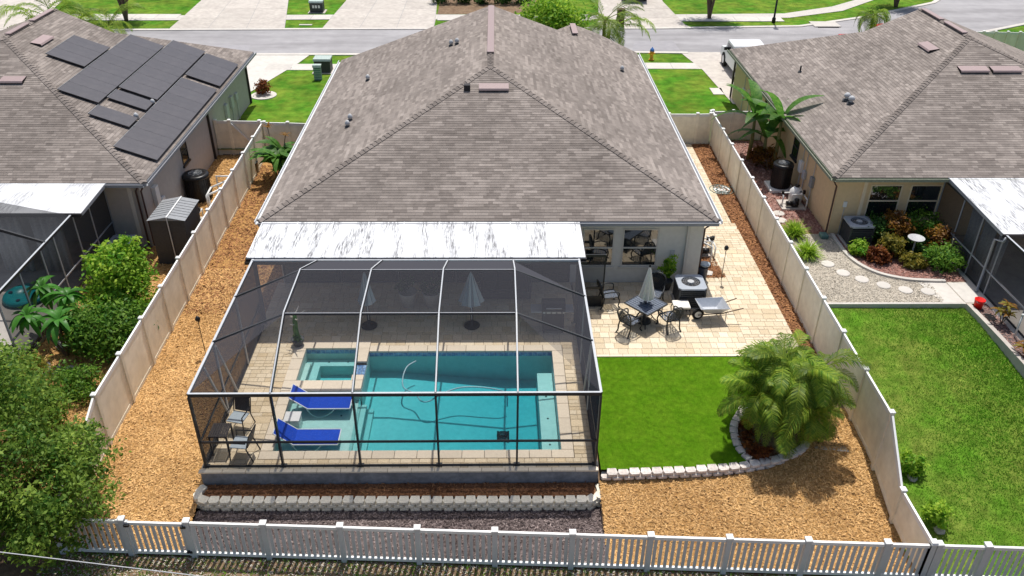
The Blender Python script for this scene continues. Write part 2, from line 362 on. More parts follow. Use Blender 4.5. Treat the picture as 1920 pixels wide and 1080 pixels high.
def grass(name, poly, mat, dens, h=(.02, .05), zf=None, z=0., label=None, patch=.5):
    a = np.array(poly); area = (a[:, 0].max()-a[:, 0].min())*(a[:, 1].max()-a[:, 1].min())
    X, Y = scatter_pts(poly, int(area*dens)); n = len(X); Zc = (Zv(X, Y) if zf else np.full(n, z))
    an = rng.uniform(0, 2*np.pi, n); hh = rng.uniform(*h, n); wd = hh*.22
    b = np.stack([np.cos(an), np.sin(an), 0*an], 1)*wd[:, None]; ln = rng.normal(0, .6, (n, 2))
    P = np.stack([X, Y, Zc], 1); T = P+np.stack([ln[:, 0]*hh, ln[:, 1]*hh, hh], 1)
    V = np.stack([P-b, P+b, T], 1).reshape(-1, 3)
    pt = .5+.25*np.sin(X*1.3+.7*np.sin(Y*.9))*np.cos(Y*1.1+1.2*np.sin(X*.7))+.2*np.sin(X*4.1+Y*2.3)*np.sin(Y*3.7-X)
    o = npmesh(name, V, np.arange(3*n).reshape(-1, 3), np.clip(pt*patch*1.4+rng.normal(0, .16, n)-.08, 0, 1), mat)
    return tag(o, label, 'grass', kind='stuff')
YC = [('y', v) for v in (13.5, 14, 15.7, 16.1, 16.9, 17, 23, 24)]
BIG = 260
def ground():
    mb = bmesh.new()
    rects = [(-BIG, -10.9, -60, BIG), (-10.9, -7.75, -60, BIG), (-7.75, 2.7, -60, 16.1), (-7.75, 2.7, 26, BIG), (2.7, 10.4, -60, BIG), (10.4, BIG, -60, BIG)]
    for i, (x0, x1, y0, y1) in enumerate(rects):
        ys = sorted({y0, y1} | {v for _, v in YC if y0 < v < y1})
        for a, b in zip(ys, ys[1:]):
            e = 1e-4; vs = [mb.verts.new((x, y, Z((x0+x1)/2, y+(e if y == a else -e))-.06)) for x, y in ((x0, a), (x1, a), (x1, b), (x0, b))]
            mb.faces.new(vs)
    me = bpy.data.meshes.new('ground'); mb.to_mesh(me); mb.free(); me.materials.append(MATS['soil'])
    o = bpy.data.objects.new('ground', me); C.objects.link(o); o['kind'] = 'structure'
ground()
# ---------------------------------------------------------------- front yards and street
KZ = .0
sheet('lawn', [(-60, 58.5), (60, 58.5), (60, 130), (-60, 130)], 'lawn', z=-.035)
street = P2((-300, 58), (230, 57), (700, 55), (1240, 54), (1500, 50), (1620, 33), (1750, 6), (1800, -25), (2100, -25), (2100, 5), (1920, 44), (1830, 62), (1700, 90), (1500, 99), (1280, 98), (1190, 97), (700, 101), (485, 101), (-300, 105))
sheet('street', street, 'asphalt', z=-.02)
sheet('road_patch', P2((1185, 95), (1190, 76), (1262, 76), (1276, 95)), 'asphalt_dark', z=-.015)
sheet('road_patch', P2((330, 98), (345, 84), (470, 84), (465, 98)), 'asphalt_dark', z=-.015)
def kerb(pts, wd=.3, h=.10, name='kerb', mat='concrete_white', z0=-.03, parent=None):
    mb = MB(); pts = [Vector((p[0], p[1], 0)) for p in pts]; n = len(pts); L_, R_ = [], []
    for i, p in enumerate(pts):
        d = (pts[min(i+1, n-1)]-pts[max(i-1, 0)]).normalized(); s_ = Vector((-d.y, d.x, 0))*wd/2; L_.append(p+s_); R_.append(p-s_)
    vs = [(p.x, p.y, z0+q) for p, q in zip(L_, [0]*n)]+[(p.x, p.y, z0+h) for p in L_]+[(p.x, p.y, z0+h) for p in R_]+[(p.x, p.y, z0) for p in R_]
    fs = [(k*n+i, k*n+i+1, ((k+1) % 4)*n+i+1, ((k+1) % 4)*n+i) for k in range(3) for i in range(n-1)]+[(0, n, 2*n, 3*n), (n-1, 4*n-1, 3*n-1, 2*n-1)]
    mb.add(vs, fs); o = mb.build(name, mat, parent)
    if parent is None: o['kind'] = 'structure'
    return o
kerb(P2((-300, 57), (230, 56), (700, 54), (1240, 53), (1500, 49), (1620, 32), (1750, 5), (1800, -26)), .35, .06)
kerb(P2((-300, 106), (485, 102), (700, 102), (1190, 98), (1290, 99)), .35, .06)
kerb(P2((1690, 92), (1830, 63), (1920, 45), (2100, 6)), .35, .06)
# near side: lawn, pavement, drives
sheet('lawn', [(-14, 37.6), (-7.6, 37.6), (-7.6, 53.1), (-14, 53.1)], 'lawn', z=-.02)
sheet('lawn', [(7.1, 38.6), (13.3, 38.6), (13.3, 53.6), (7.1, 53.6)], 'lawn', z=-.02)
sheet('pavement', [(-40, 49.75), (-7, 49.75), (-7, 50.95), (-40, 50.95)], 'concrete_white', z=0)
sheet('pavement', [(6.8, 50.2), (14, 50.2), (14, 51.4), (6.8, 51.4)], 'concrete_white', z=0)
sheet('driveway', P2((440, 170), (470, 172), (560, 118), (585, 100), (440, 100))[:5], 'concrete_white', z=.006)
sheet('driveway', [(11.9, 53.7), (12.6, 50), (13.0, 44), (20, 44), (20, 53.7)], 'concrete', z=.006)
sheet('pavement', P2((1330, 165), (1352, 165), (1358, 177), (1338, 177)), 'concrete_white', z=.006)
# far side
sheet('pavement', P2((-300, 38), (230, 38), (700, 36), (1240, 36), (1480, 33), (1580, 20), (1660, -8), (1630, -8), (1560, 12), (1470, 25), (1240, 27), (700, 27), (230, 29), (-300, 29)), 'concrete_white', z=-.004)
for q in ([(318, 54), (380, -2), (420, -40), (560, -40), (541, -2), (527, 36), (534, 54)], [(604, 54), (634, 36), (650, -2), (668, -40), (818, -40), (820, -2), (817, 36), (813, 54)], [(1120, 53), (1130, 30), (1120, -30), (1232, -30), (1245, 10), (1262, 36), (1300, 53)]):
    sheet('driveway', P2(*q), 'concrete', z=.004)
def slabs(name, quad, nu, nv, mat, z, label=None):
    q = [Vector((*p[:2], 0)) for p in quad]; base = MB(); base.prism([tuple(p[:2]) for p in q], z-.03, z-.006); b0 = tag(base.build(name, 'stem_wall'), kind='structure'); o0 = worg(b0)
    f = lambda a, b_: (q[0].lerp(q[1], a)).lerp(q[3].lerp(q[2], a), b_)
    for i in range(nu):
        for j in range(nv):
            e = .012/max(.5, (q[1]-q[0]).length/nu); g = .012/max(.5, (q[3]-q[0]).length/nv); mb = MB()
            mb.prism([tuple(f((i+a)/nu, (j+c_)/nv)[:2]) for a, c_ in ((e, g), (1-e, g), (1-e, 1-g), (e, 1-g))], z-.02, z+random.uniform(-.002, .002)); mb.build('concrete_slab', mat, b0)
slabs('driveway', P2((534, 53), (318, 53), (380, 0), (541, 0)), 3, 3, 'concrete', .012)
slabs('driveway', P2((813, 53), (604, 53), (650, 0), (820, 0)), 3, 3, 'concrete', .012)
slabs('driveway', P2((1290, 52), (1122, 53), (1122, 0), (1240, 0)), 2, 3, 'concrete', .012)
slabs('pavement', [(-13.9, 49.75), (-7.7, 49.75), (-7.7, 50.95), (-13.9, 50.95)], 4, 1, 'concrete_white', .008)
slabs('pavement', [(7.7, 50.2), (12.4, 50.2), (12.4, 51.4), (7.7, 51.4)], 3, 1, 'concrete_white', .008)
for xa, xb in ((-34, -22.9), (-14.7, -11.9), (-4.2, 7.2), (12.3, 21)): slabs('pavement', [(xa, 61.35), (xb, 61.45), (xb, 62.75), (xa, 62.65)], max(2, int((xb-xa)/1.5)), 1, 'concrete_white', .003)
sheet('planting_bed', P2((820, 26), (1010, 25), (1030, -20), (830, -20)), 'soil', z=-.02)
sheet('lawn', [(28, 40), (60, 30), (60, 57), (33, 57.0), (28, 54.6), (14, 53.4), (20, 53.0), (20, 45.2), (28, 45.2)], 'lawn', z=-.025)
sheet('driveway', [(-38, 44.5), (-19.2, 44.5), (-18.6, 53.1), (-38, 53.1)], 'concrete', z=.006)
sheet('lawn', [(-19.2, 44.3), (-14, 44.3), (-14, 53.0), (-18.6, 53.0)], 'lawn', z=-.02)
for k in range(3): sheet('driveway', P2((-80, 54), (60, 54), (150, -30), (-80, -30)), 'concrete', z=.004) if k == 0 else None
# ---------------------------------------------------------------- own lot surfaces
lf = lambda y: -10.74-.0149*(y-20); rf = lambda y: 10.18+.0187*(y-20)
left_strip = [(lf(14.2)+.02, 14.2), (-7.72, 14.03), (-7.72, 44), (lf(44), 44)]
sheet('mulch_bed', left_strip, 'mulch', zf=Z, cuts=YC, dz=.01)
chips('mulch', [(lf(14.2), 14.2), (-7.72, 14.03), (-7.72, 27), (lf(27), 27)], 'mulch_chip', 1100, (.035, .095), zf=Z, label='loose tan wood chips between the left fence and the screened pool', bias=.75)
chips('mulch', [(lf(24), 24), (-7.6, 24), (-7.6, 36.5), (lf(36.5), 36.5)], 'red_chip', 300, (.05, .13), zf=Z, label='darker rust wood chips beside the house along the left fence', bias=.9)
right_mulch = [(2.72, 15.98), (2.72, 13.54), (10.2, 13.18), (rf(17), 18.6), (8.6, 18.6), (8.5, 16.9), (7.3, 16.3), (6.2, 16.1)]
sheet('mulch_bed', right_mulch, 'mulch', zf=Z, cuts=YC, dz=.01)
chips('mulch', right_mulch, 'mulch_chip', 1100, (.035, .095), zf=Z, label='loose tan wood chips between the turf and the picket fence', bias=.75)
strip = [(9.72, 20.8), (rf(20.8)-.03, 20.8), (rf(38)-.03, 38.4), (9.52, 38.4)]
sheet('mulch_bed', strip, 'red_mulch', z=-.05)
chips('mulch', strip, 'red_chip', 420, (.05, .13), z=-.045, label='rust brown bark chips in the strip beside the right fence')
patch = [(7.22, 25.75), (8.35, 25.75), (8.0, 29.5), (7.22, 31.5)]
low = [(-7.75, 14.04), (2.75, 13.54), (2.75, 15.42), (-7.75, 15.42)]
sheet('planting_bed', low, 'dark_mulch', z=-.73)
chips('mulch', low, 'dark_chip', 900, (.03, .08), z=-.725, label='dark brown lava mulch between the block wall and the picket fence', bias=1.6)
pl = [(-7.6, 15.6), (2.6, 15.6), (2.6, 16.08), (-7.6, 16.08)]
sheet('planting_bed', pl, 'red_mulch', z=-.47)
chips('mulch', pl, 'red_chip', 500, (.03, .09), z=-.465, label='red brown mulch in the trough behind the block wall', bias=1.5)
outside = [(-30, 8), (30, 8), (30, 13.0), (10.2, 13.14), (-7.4, 13.99), (-30, 14.4)]
sheet('verge', outside, 'soil', z=-.77)
chips('mulch', [(-11, 11.5), (16, 11.5), (16, 12.85), (-11, 14.15)], 'gravel_chip', 260, (.03, .07), z=-.768, label='pale grit and litter outside the picket fence', cat='gravel', bias=1.2)
grass('grass', [(-11, 11.5), (16, 11.5), (16, 12.85), (-11, 14.25)], 'blade', 330, (.03, .09), z=-.77, label='sparse green weeds outside the picket fence')
turf = [(2.76, 16.12), (4.6, 16.16), (6.2, 16.28), (6.72, 16.42), (6.6, 17), (6.72, 17.85), (7.25, 18.6), (7.9, 19.2), (8.1, 21.14), (2.76, 21.14)]
sheet('artificial_turf', turf, 'turf', z=-.03)
grass('turf_pile', turf, 'turf_blade', 3000, (.010, .02), z=-.03, label='short even green artificial turf pile beside the pool screen', patch=.7)
# ---------------------------------------------------------------- paving
PM = {}
def paver_mesh(w_, d, t, mat, th=.03):
    k = (round(w_, 2), round(d, 2), round(t, 1), mat)
    if k not in PM:
        mb = MB(); g = .005; e = .008
        x, y = w_/2-g, d/2-g
        mb.add([(-x, -y, -th), (x, -y, -th), (x, y, -th), (-x, y, -th), (-x, -y, -e), (x, -y, -e), (x, y, -e), (-x, y, -e), (-x+e, -y+e, 0), (x-e, -y+e, 0), (x-e, y-e, 0), (-x+e, y-e, 0)],
               [(0, 1, 5, 4), (1, 2, 6, 5), (2, 3, 7, 6), (3, 0, 4, 7), (4, 5, 9, 8), (5, 6, 10, 9), (6, 7, 11, 10), (7, 4, 8, 11), (8, 9, 10, 11)], t)
        PM[k] = mb.mesh('paver'); PM[k].materials.append(MATS[mat])
    return PM[k]
def paving(base, rects, mat, z=0., limit=300, along='x', mask=None):
    P = []
    for x0, x1, y0, y1 in rects:
        if along == 'y': x0, x1, y0, y1 = y0, y1, x0, x1
        y = y0
        while y < y1-.05:
            d = min(random.choice((.15, .3, .3, .2)), y1-y)
            if y1-y-d < .08: d = y1-y
            x = x0
            while x < x1-.03:
                w_ = random.choice((.2, .3, .3, .45)) if d > .25 else random.choice((.2, .3, .3))
                if x1-x-w_ < .1: w_ = x1-x
                q = (x+w_/2, y+d/2, w_, d); P.append(q if along == 'x' else (q[1], q[0], q[3], q[2])); x += w_
            y += d
    if mask: P = [p for p in P if mask(p[0], p[1])]
    P.sort(key=lambda p: -(p[2]*p[3])**.5/math.hypot(p[0], p[1]))
    rest = MB(); o0 = worg(base)
    for i, (x, y, w_, d) in enumerate(P):
        t = round(min(1, max(0, random.gauss(.6, .26)))*5)/5; zz = z+random.uniform(-.003, .003)
        if i < limit:
            o = bpy.data.objects.new('paver', paver_mesh(w_, d, t, mat)); C.objects.link(o); o.parent = base; o.location = Vector((x, y, zz))-o0
        else:
            me = paver_mesh(w_, d, t, mat); k = len(rest.v); rest.v += [(v.co.x+x, v.co.y+y, v.co.z+zz) for v in me.vertices]
            for f in me.polygons: rest.f.append(tuple(j+k for j in f.vertices)); rest.t.append(t)
    if rest.v: tag(rest.build('paver_field', mat, base), kind='stuff')
deck_rects = [(-7.75, 2.66, 16.18, 16.54), (-7.75, -6.36, 16.54, 21.9), (-7.75, -4.0, 21.9, 25.5), (-4.0, 2.66, 21.66, 25.5), (2.1, 2.66, 16.54, 21.66)]
deck = MB()
for x0, x1, y0, y1 in deck_rects: deck.bx(x0, y0, -.1, x1, y1, -.012)
deck = tag(deck.build('pool_deck', 'grout'), kind='structure')
paving(deck, deck_rects, 'deck_stone', limit=300)
stem = MB(); stem.bx(-7.74, 16.12, -.8, 2.7, 16.17, -.055); stem.bx(-7.745, 16.17, -.8, -7.70, 25.4, -.055); stem.bx(2.665, 16.17, -.5, 2.70, 21.1, -.055)
stem = tag(stem.build('retaining_wall', 'stem_wall'), 'grey stained concrete stem wall holding up the pool deck', 'wall')
# bullnose stones along the deck edge
for i in range(17):
    x = -7.78+i*.616; e = MB(); e.bx(x+.004, 16.06, -.05, x+.612, 16.185, .004); e.build('edge_stone', 'coping', stem, bevel=.01)
pat_rects = [(2.72, 8.05, 21.16, 25.48), (8.05, 9.7, 21.16, 30), (8.05, 9.56, 30, 38.3), (7.24, 8.05, 25.48, 38.3)]
pat = MB()
for x0, x1, y0, y1 in pat_rects: pat.bx(x0, y0, -.1, x1, y1, -.012)
pat = tag(pat.build('patio', 'grout'), kind='structure')
pmask = lambda x, y: not (7.2 < x < 8.3-(y-25.7)*.10 and 25.7 < y < 31.5)
paving(pat, pat_rects, 'travertine', limit=300, mask=pmask)
sheet('mulch_bed', patch, 'red_mulch', z=-.004); chips('mulch', patch, 'red_chip', 420, (.04, .11), z=.0, label='rust bark chips under the pool pump beside the house wall')
for i in range(13):    # border along turf
    x = 2.75+i*.41; e = MB(); e.bx(x+.003, 21.04, -.06, x+.407, 21.155, .002, t=random.random()); e.build('edge_stone', 'coping', pat, bevel=.008)
# ---------------------------------------------------------------- pool
pool = thing('swimming_pool', 'turquoise rectangular swimming pool with tanning ledge and corner spa inside the screen enclosure', 'pool', (-1, 16.8, 0))
PX0, PX1, PY0, PY1 = -4.0, 1.76, 16.85, 21.34
WZ = -.13
fz = lambda x: -.82-.34*max(0, min(1, (x+3.2)/3.5))
b = MB()
xs = [PX0, -3.2, -.6, .3, PX1]
for x0, x1 in zip(xs, xs[1:]):
    b.add([(x0, PY0, fz(x0)), (x1, PY0, fz(x1)), (x1, PY1, fz(x1)), (x0, PY1, fz(x0))], [(0, 1, 2, 3)])
for y, o_ in ((PY0, 1), (PY1, -1)): b.add([(PX0, y, -1.3), (PX1, y, -1.3), (PX1, y, -.04), (PX0, y, -.04)], [(0, 1, 2, 3)] if o_ < 0 else [(3, 2, 1, 0)])
b.add([(PX1, PY0, -1.3), (PX1, PY1, -1.3), (PX1, PY1, -.04), (PX1, PY0, -.04)], [(0, 1, 2, 3)])
b.add([(PX0, 19.40, -1.3), (PX0, PY1, -1.3), (PX0, PY1, -.04), (PX0, 19.40, -.04)], [(3, 2, 1, 0)])
SX0 = -6.02
b.add([(SX0, PY0, -.36), (PX0-.02, PY0, -.36), (PX0-.02, 19.40, -.36), (SX0, 19.40, -.36)], [(0, 1, 2, 3)])
b.add([(SX0, PY0, -.4), (SX0, 19.4, -.4), (SX0, 19.4, -.04), (SX0, PY0, -.04)], [(3, 2, 1, 0)])
b.add([(SX0, PY0, -.4), (PX0, PY0, -.4), (PX0, PY0, -.04), (SX0, PY0, -.04)], [(3, 2, 1, 0)])
b.add([(SX0, 19.4, -.4), (PX0, 19.4, -.4), (PX0, 19.4, -.04), (SX0, 19.4, -.04)], [(0, 1, 2, 3)])
b.build('basin', 'plaster', pool)
for i, (x0, x1, z) in enumerate(((PX0-.019, -3.86, -.52), (-3.859, -3.66, -.68))):
    s_ = MB(); s_.bx(x0, PY0+.002, -1.2, x1, 19.39, z); s_.build('step', 'plaster', pool, bevel=.015)
bn = MB(); bn.bx(1.27, PY0+.002, -1.3, PX1-.002, 20.75, -.42); bn = bn.build('bench', 'plaster', pool, bevel=.015)
for y in (17.5, 18.6, 19.6):
    j = MB(); j.lathe([(.03, -.418), (.03, -.41)], (1.5, y, 0), 10); j.build('jet', 'jet', bn)
for x, y in ((-4.3, 17.2), (-4.5, 18.7), (-5.2, 17.9)):
    j = MB(); j.lathe([(.03, -.359), (.03, -.35)], (x, y, 0), 10); j.build('jet', 'jet', pool)
# spa
GX0, GX1, GY0, GY1 = -6.0, -4.36, 19.88, 21.5
spa = MB()
spa.add([(GX0+.45, GY0, -.8), (GX1, GY0, -.8), (GX1, GY1-.35, -.8), (GX0+.45, GY1-.35, -.8)], [(0, 1, 2, 3)])
for pts, f in (([(GX0, GY1), (GX1, GY1)], 0), ([(GX0, GY0), (GX0, GY1)], 1), ([(GX1, GY0), (GX1, GY1)], 0), ([(GX0, GY0), (GX1, GY0)], 1)):
    (xa, ya), (xb, yb_) = pts; q = [(xa, ya, -1), (xb, yb_, -1), (xb, yb_, -.04), (xa, ya, -.04)]; spa.add(q, [(3, 2, 1, 0)] if f else [(0, 1, 2, 3)])
spa = spa.build('spa_basin', 'plaster', pool)
s_ = MB(); s_.prism([(GX0+.002, GY0+.002), (GX0+.45, GY0+.002), (GX0+.45, GY1-.35), (GX1-.002, GY1-.35), (GX1-.002, GY1-.002), (GX0+.002, GY1-.002)], -1, -.42); sb = s_.build('spa_bench', 'plaster', spa, bevel=.015)
s_ = MB(); s_.bx(GX0+.003, GY0+.003, -1, GX0+.18, GY1-.355, -.3); s_.build('spa_step', 'plaster', spa, bevel=.015)
for x, y in ((-5.3, 21.35), (-4.7, 21.35), (-5.7, 20.4)):
    j = MB(); j.lathe([(.03, -.419), (.03, -.41)], (x, y, 0), 10); j.build('jet', 'jet', spa)
sf = MB(); sf.bx(-6.36, 19.42, -.4, -3.99, 19.46, -.05); sf.build('spa_wall', 'stem_wall', spa)
# waterline tiles
def tiles(p, q, nx):
    p, q = Vector(p), Vector(q); d = (q-p)/nx; u_ = d.normalized(); n_ = Vector((-u_.y, u_.x, 0))
    mb = MB()
    for i in range(nx):
        a = p+d*i+u_*.004; c = p+d*(i+1)-u_*.004
        mb.add([a+n_*.003, c+n_*.003, c+n_*.003+Vector((0, 0, .14)), a+n_*.003+Vector((0, 0, .14))], [(0, 1, 2, 3)])
    tag(mb.build('waterline_tile', 'blue_tile', pool), kind='stuff')
tiles((PX1, PY1, -.19), (PX0, PY1, -.19), 38); tiles((PX1, PY0, -.19), (PX1, PY1, -.19), 30); tiles((GX1, GY1, -.19), (GX0, GY1, -.19), 11); tiles((PX0, 19.4, -.19), (SX0, 19.4, -.19), 13)
# spillway
sw = MB(); sw.bx(-4.34, 20.0, -.6, -4.002, 20.9, -.115); sw = sw.build('spillway', 'grout', spa)
for i in range(4):
    for j in range(3):
        t = MB(); x = -4.335+j*.111; y = 20.16+i*.155; t.bx(x, y, -.114, x+.104, y+.148, -.10); t.build('spillway_tile', 'blue_tile', spa, bevel=.006)
# coping stones
def coping(x0, y0, x1, y1, along, z=.012):
    Ln = (x1-x0) if along == 'x' else (y1-y0); n = max(1, round(Ln/.61)); s_ = Ln/n
    for i in range(n):
        mb = MB(); g = .004; zz = z+random.uniform(-.002, .002)
        if along == 'x': mb.bx(x0+i*s_+g, y0, -.05, x0+(i+1)*s_-g, y1, zz)
        else: mb.bx(x0, y0+i*s_+g, -.05, x1, y0+(i+1)*s_-g, zz)
        mb.build('coping_stone', 'coping', pool, bevel=.012)
coping(SX0-.33, 16.54, PX1+.33, PY0, 'x'); coping(PX1, PY0+.005, PX1+.33, PY1, 'y'); coping(PX0, PY1+.002, PX1+.33, 21.655, 'x')
coping(SX0-.33, PY0+.005, SX0, 19.395, 'y'); coping(-6.36, 19.4, -4.0, GY0, 'x', .02); coping(-6.36, GY0+.005, GX0, GY1, 'y', .02); coping(-6.36, GY1+.003, -4.0, 21.89, 'x', .02)
for y0, y1 in ((GY0+.005, 20.15), (20.80, GY1)): coping(GX1, y0, -4.005, y1, 'y', .022)
# water
wt = MB(); e = .004
wt.bx(PX0-.02, PY0-e, -1.25, PX1+e, PY1+e, WZ); wt = wt.build('water', 'water', pool)
w2 = MB(); w2.bx(SX0-e, PY0-e, -.45, PX0-.0201, 19.4+e, WZ); w2.build('water', 'water', pool)
w3 = MB(); w3.bx(GX0-e, GY0-e, -.95, GX1+e, GY1+e, WZ+.02); w3.build('water', 'water', pool)
# cleaner and hose
cl = thing('pool_cleaner', 'dark wheeled robotic pool cleaner on the pool floor', 'cleaner', (.2, 18.6, fz(.2)))
c_ = MB(); c_.bx(.08, 18.5, fz(.2)+.06, .32, 18.7, fz(.2)+.2); c_.build('body', 'black_plastic', cl, bevel=.04)
for x in (.05, .35):
    for y in (18.5, 18.7):
        c_ = MB(); c_.tube([(x-.03, y, fz(.2)+.08), (x+.03, y, fz(.2)+.08)], .075, 12); c_.build('wheel', 'tyre', cl)
def spline(pts, n=6):
    P = [Vector(p) for p in pts]; P = [P[0]]+P+[P[-1]]; out = []
    for i in range(1, len(P)-2):
        a, b_, c_, d_ = P[i-1:i+3]
        for k in range(n):
            t = k/n; out.append(.5*((2*b_)+(-a+c_)*t+(2*a-5*b_+4*c_-d_)*t*t+(-a+3*b_-3*c_+d_)*t**3))
    return out+[P[-2]]
hp = [U(x, y, z) for x, y, z in ((780, 677, -.14), (763, 688, -.15), (755, 710, -.2), (758, 728, -.3), (778, 738, -.35), (790, 752, -.35), (805, 752, -.3), (830, 738, -.22), (862, 727, -.18), (900, 726, -.18), (938, 732, -.3), (950, 740, -.5), (951, 762, -.85))]
h_ = MB(); h_.tube(spline(hp), .022, 7); tag(h_.build('cleaner_hose', 'hose_light', smooth=True), 'pale floating hose looping from the pool edge to the cleaner', 'hose')
hp = [U(x, y, -.95) for x, y in ((780, 703), (758, 718), (753, 745), (756, 765), (780, 790), (800, 800), (820, 797), (860, 790), (900, 789), (930, 793), (948, 786))]
# ---------------------------------------------------------------- houses
K = .373
def clip(poly, a, b_, c_):   # keep a*u+b*v+c>=0
    out = []
    for i in range(len(poly)):
        p, q = poly[i], poly[(i+1) % len(poly)]; dp = a*p[0]+b_*p[1]+c_; dq = a*q[0]+b_*q[1]+c_
        if dp >= 0: out.append(p)
        if (dp >= 0) != (dq >= 0): t = dp/(dp-dq); out.append((p[0]+(q[0]-p[0])*t, p[1]+(q[1]-p[1])*t))
    return out
SHM = {}
CS, TW = .132, .27
def shingle_face(mb, pts, single=None, roof=None):
    pts = [Vector(p) for p in pts]; o = pts[0]; eu = (pts[1]-pts[0]).normalized()
    nrm = None
    for i in range(2, len(pts)):
        n_ = eu.cross(pts[i]-o)
        if n_.length > .5: nrm = n_.normalized(); break
    if nrm.z < 0: nrm = -nrm
    ev = nrm.cross(eu)
    if ev.z < 0: ev = -ev
    P = [((p-o).dot(eu), (p-o).dot(ev)) for p in pts]; vmax = max(p[1] for p in P)
    def W(u, v, h): return o+eu*u+ev*v+nrm*h
    r = 0; v = 0.
    while v < vmax-.01:
        band = clip(clip(P, 0, 1, -v), 0, -1, v+CS)
        if len(band) > 2:
            us = [p[0] for p in band]; u = min(us)-random.random()*TW; u1 = max(us)
            tt = .5
            while u < u1:
                tw = TW*random.choice((.6, .8, 1, 1, 1.2)); q = clip(clip(band, 1, 0, -u), -1, 0, u+tw)
                if random.random() > .3: tt = random.choice((.05, .15, .25, .3, .35, .4, .5, .6, .7, .9))
                if len(q) > 2:
                    full = len(q) == 4 and abs((max(x[0] for x in q)-min(x[0] for x in q))-tw) < 1e-4 and abs(q[0][1]-q[1][1]) < 1e-5 and r < 9
                    if single is not None and len(single) < 300 and full and min(x[0] for x in q) > 0:
                        k = (round(tw/TW, 1), tt)
                        if k not in SHM:
                            s_ = MB(); g = .002; s_.add([(g, 0, .0), (tw-g, 0, .0), (g, 0, .011), (tw-g, 0, .011), (tw-g, CS, .002), (g, CS, .002)], [(0, 1, 3, 2), (2, 3, 4, 5)], tt); SHM[k] = s_.mesh('shingle'); SHM[k].materials.append(MATS['shingle'])
                        ob = bpy.data.objects.new('shingle', SHM[k]); C.objects.link(ob); ob.parent = roof
                        ob.matrix_local = Matrix.Translation(W(u, v, 0)-worg(roof)) @ Matrix((eu, ev, nrm)).transposed().to_4x4(); single.append(ob)
                    else:
                        top = [W(a, b_, .011-.009*(b_-v)/CS) for a, b_ in q]; mb.add(top, [tuple(range(len(q)))], tt)
                        lo = [p for p in q if abs(p[1]-v) < 1e-5]
                        if len(lo) >= 2:
                            a, c_ = min(lo), max(lo); mb.add([W(a[0], v, 0), W(c_[0], v, 0), W(c_[0], v, .011), W(a[0], v, .011)], [(0, 1, 2, 3)], tt*.6)
                u += tw
        v += CS; r += 1
def hipcap(p, q, parent, wd=.26):
    p, q = Vector(p), Vector(q); d = q-p; n = int(d.length/.2); mb = MB(); u_ = d.normalized(); s_ = Vector((-u_.y, u_.x, 0)).normalized()*wd/2
    for i in range(n):
        a = p+d*(i/n); b_ = p+d*((i+1.15)/n); dn = Vector((0, 0, -.045)); ha = Vector((0, 0, .045)); hb = Vector((0, 0, .025))
        mb.add([a-s_+dn+ha, a+ha+Vector((0, 0, .012)), a+s_+dn+ha, b_-s_+dn+hb, b_+hb, b_+s_+dn+hb, a-s_+dn, a+s_+dn], [(0, 1, 4, 3), (1, 2, 5, 4), (0, 6, 7, 2, 1)], random.random()*.5)
    tag(mb.build('hip_cap', 'shingle', parent), kind='stuff')
def roof_faces(xl, xr, yb, ze, lb, rb):
    xm = (xl+xr)/2; hf = (xr-xl)/2; zt = ze+K*hf; A = (xm, yb+hf, zt)
    zl = lambda x: ze+K*(x-xl); zr = lambda x: ze+K*(xr-x)
    back = [(xl, yb, ze), (xr, yb, ze), A]
    left = [(xl, yb, ze)]+[(x, y, zl(x)) for x, y in lb[::-1]]+[A]
    right = [(xr, yb, ze)]+[(x, y, zr(x)) for x, y in rb[::-1]]+[A]
    return back, left, right, A
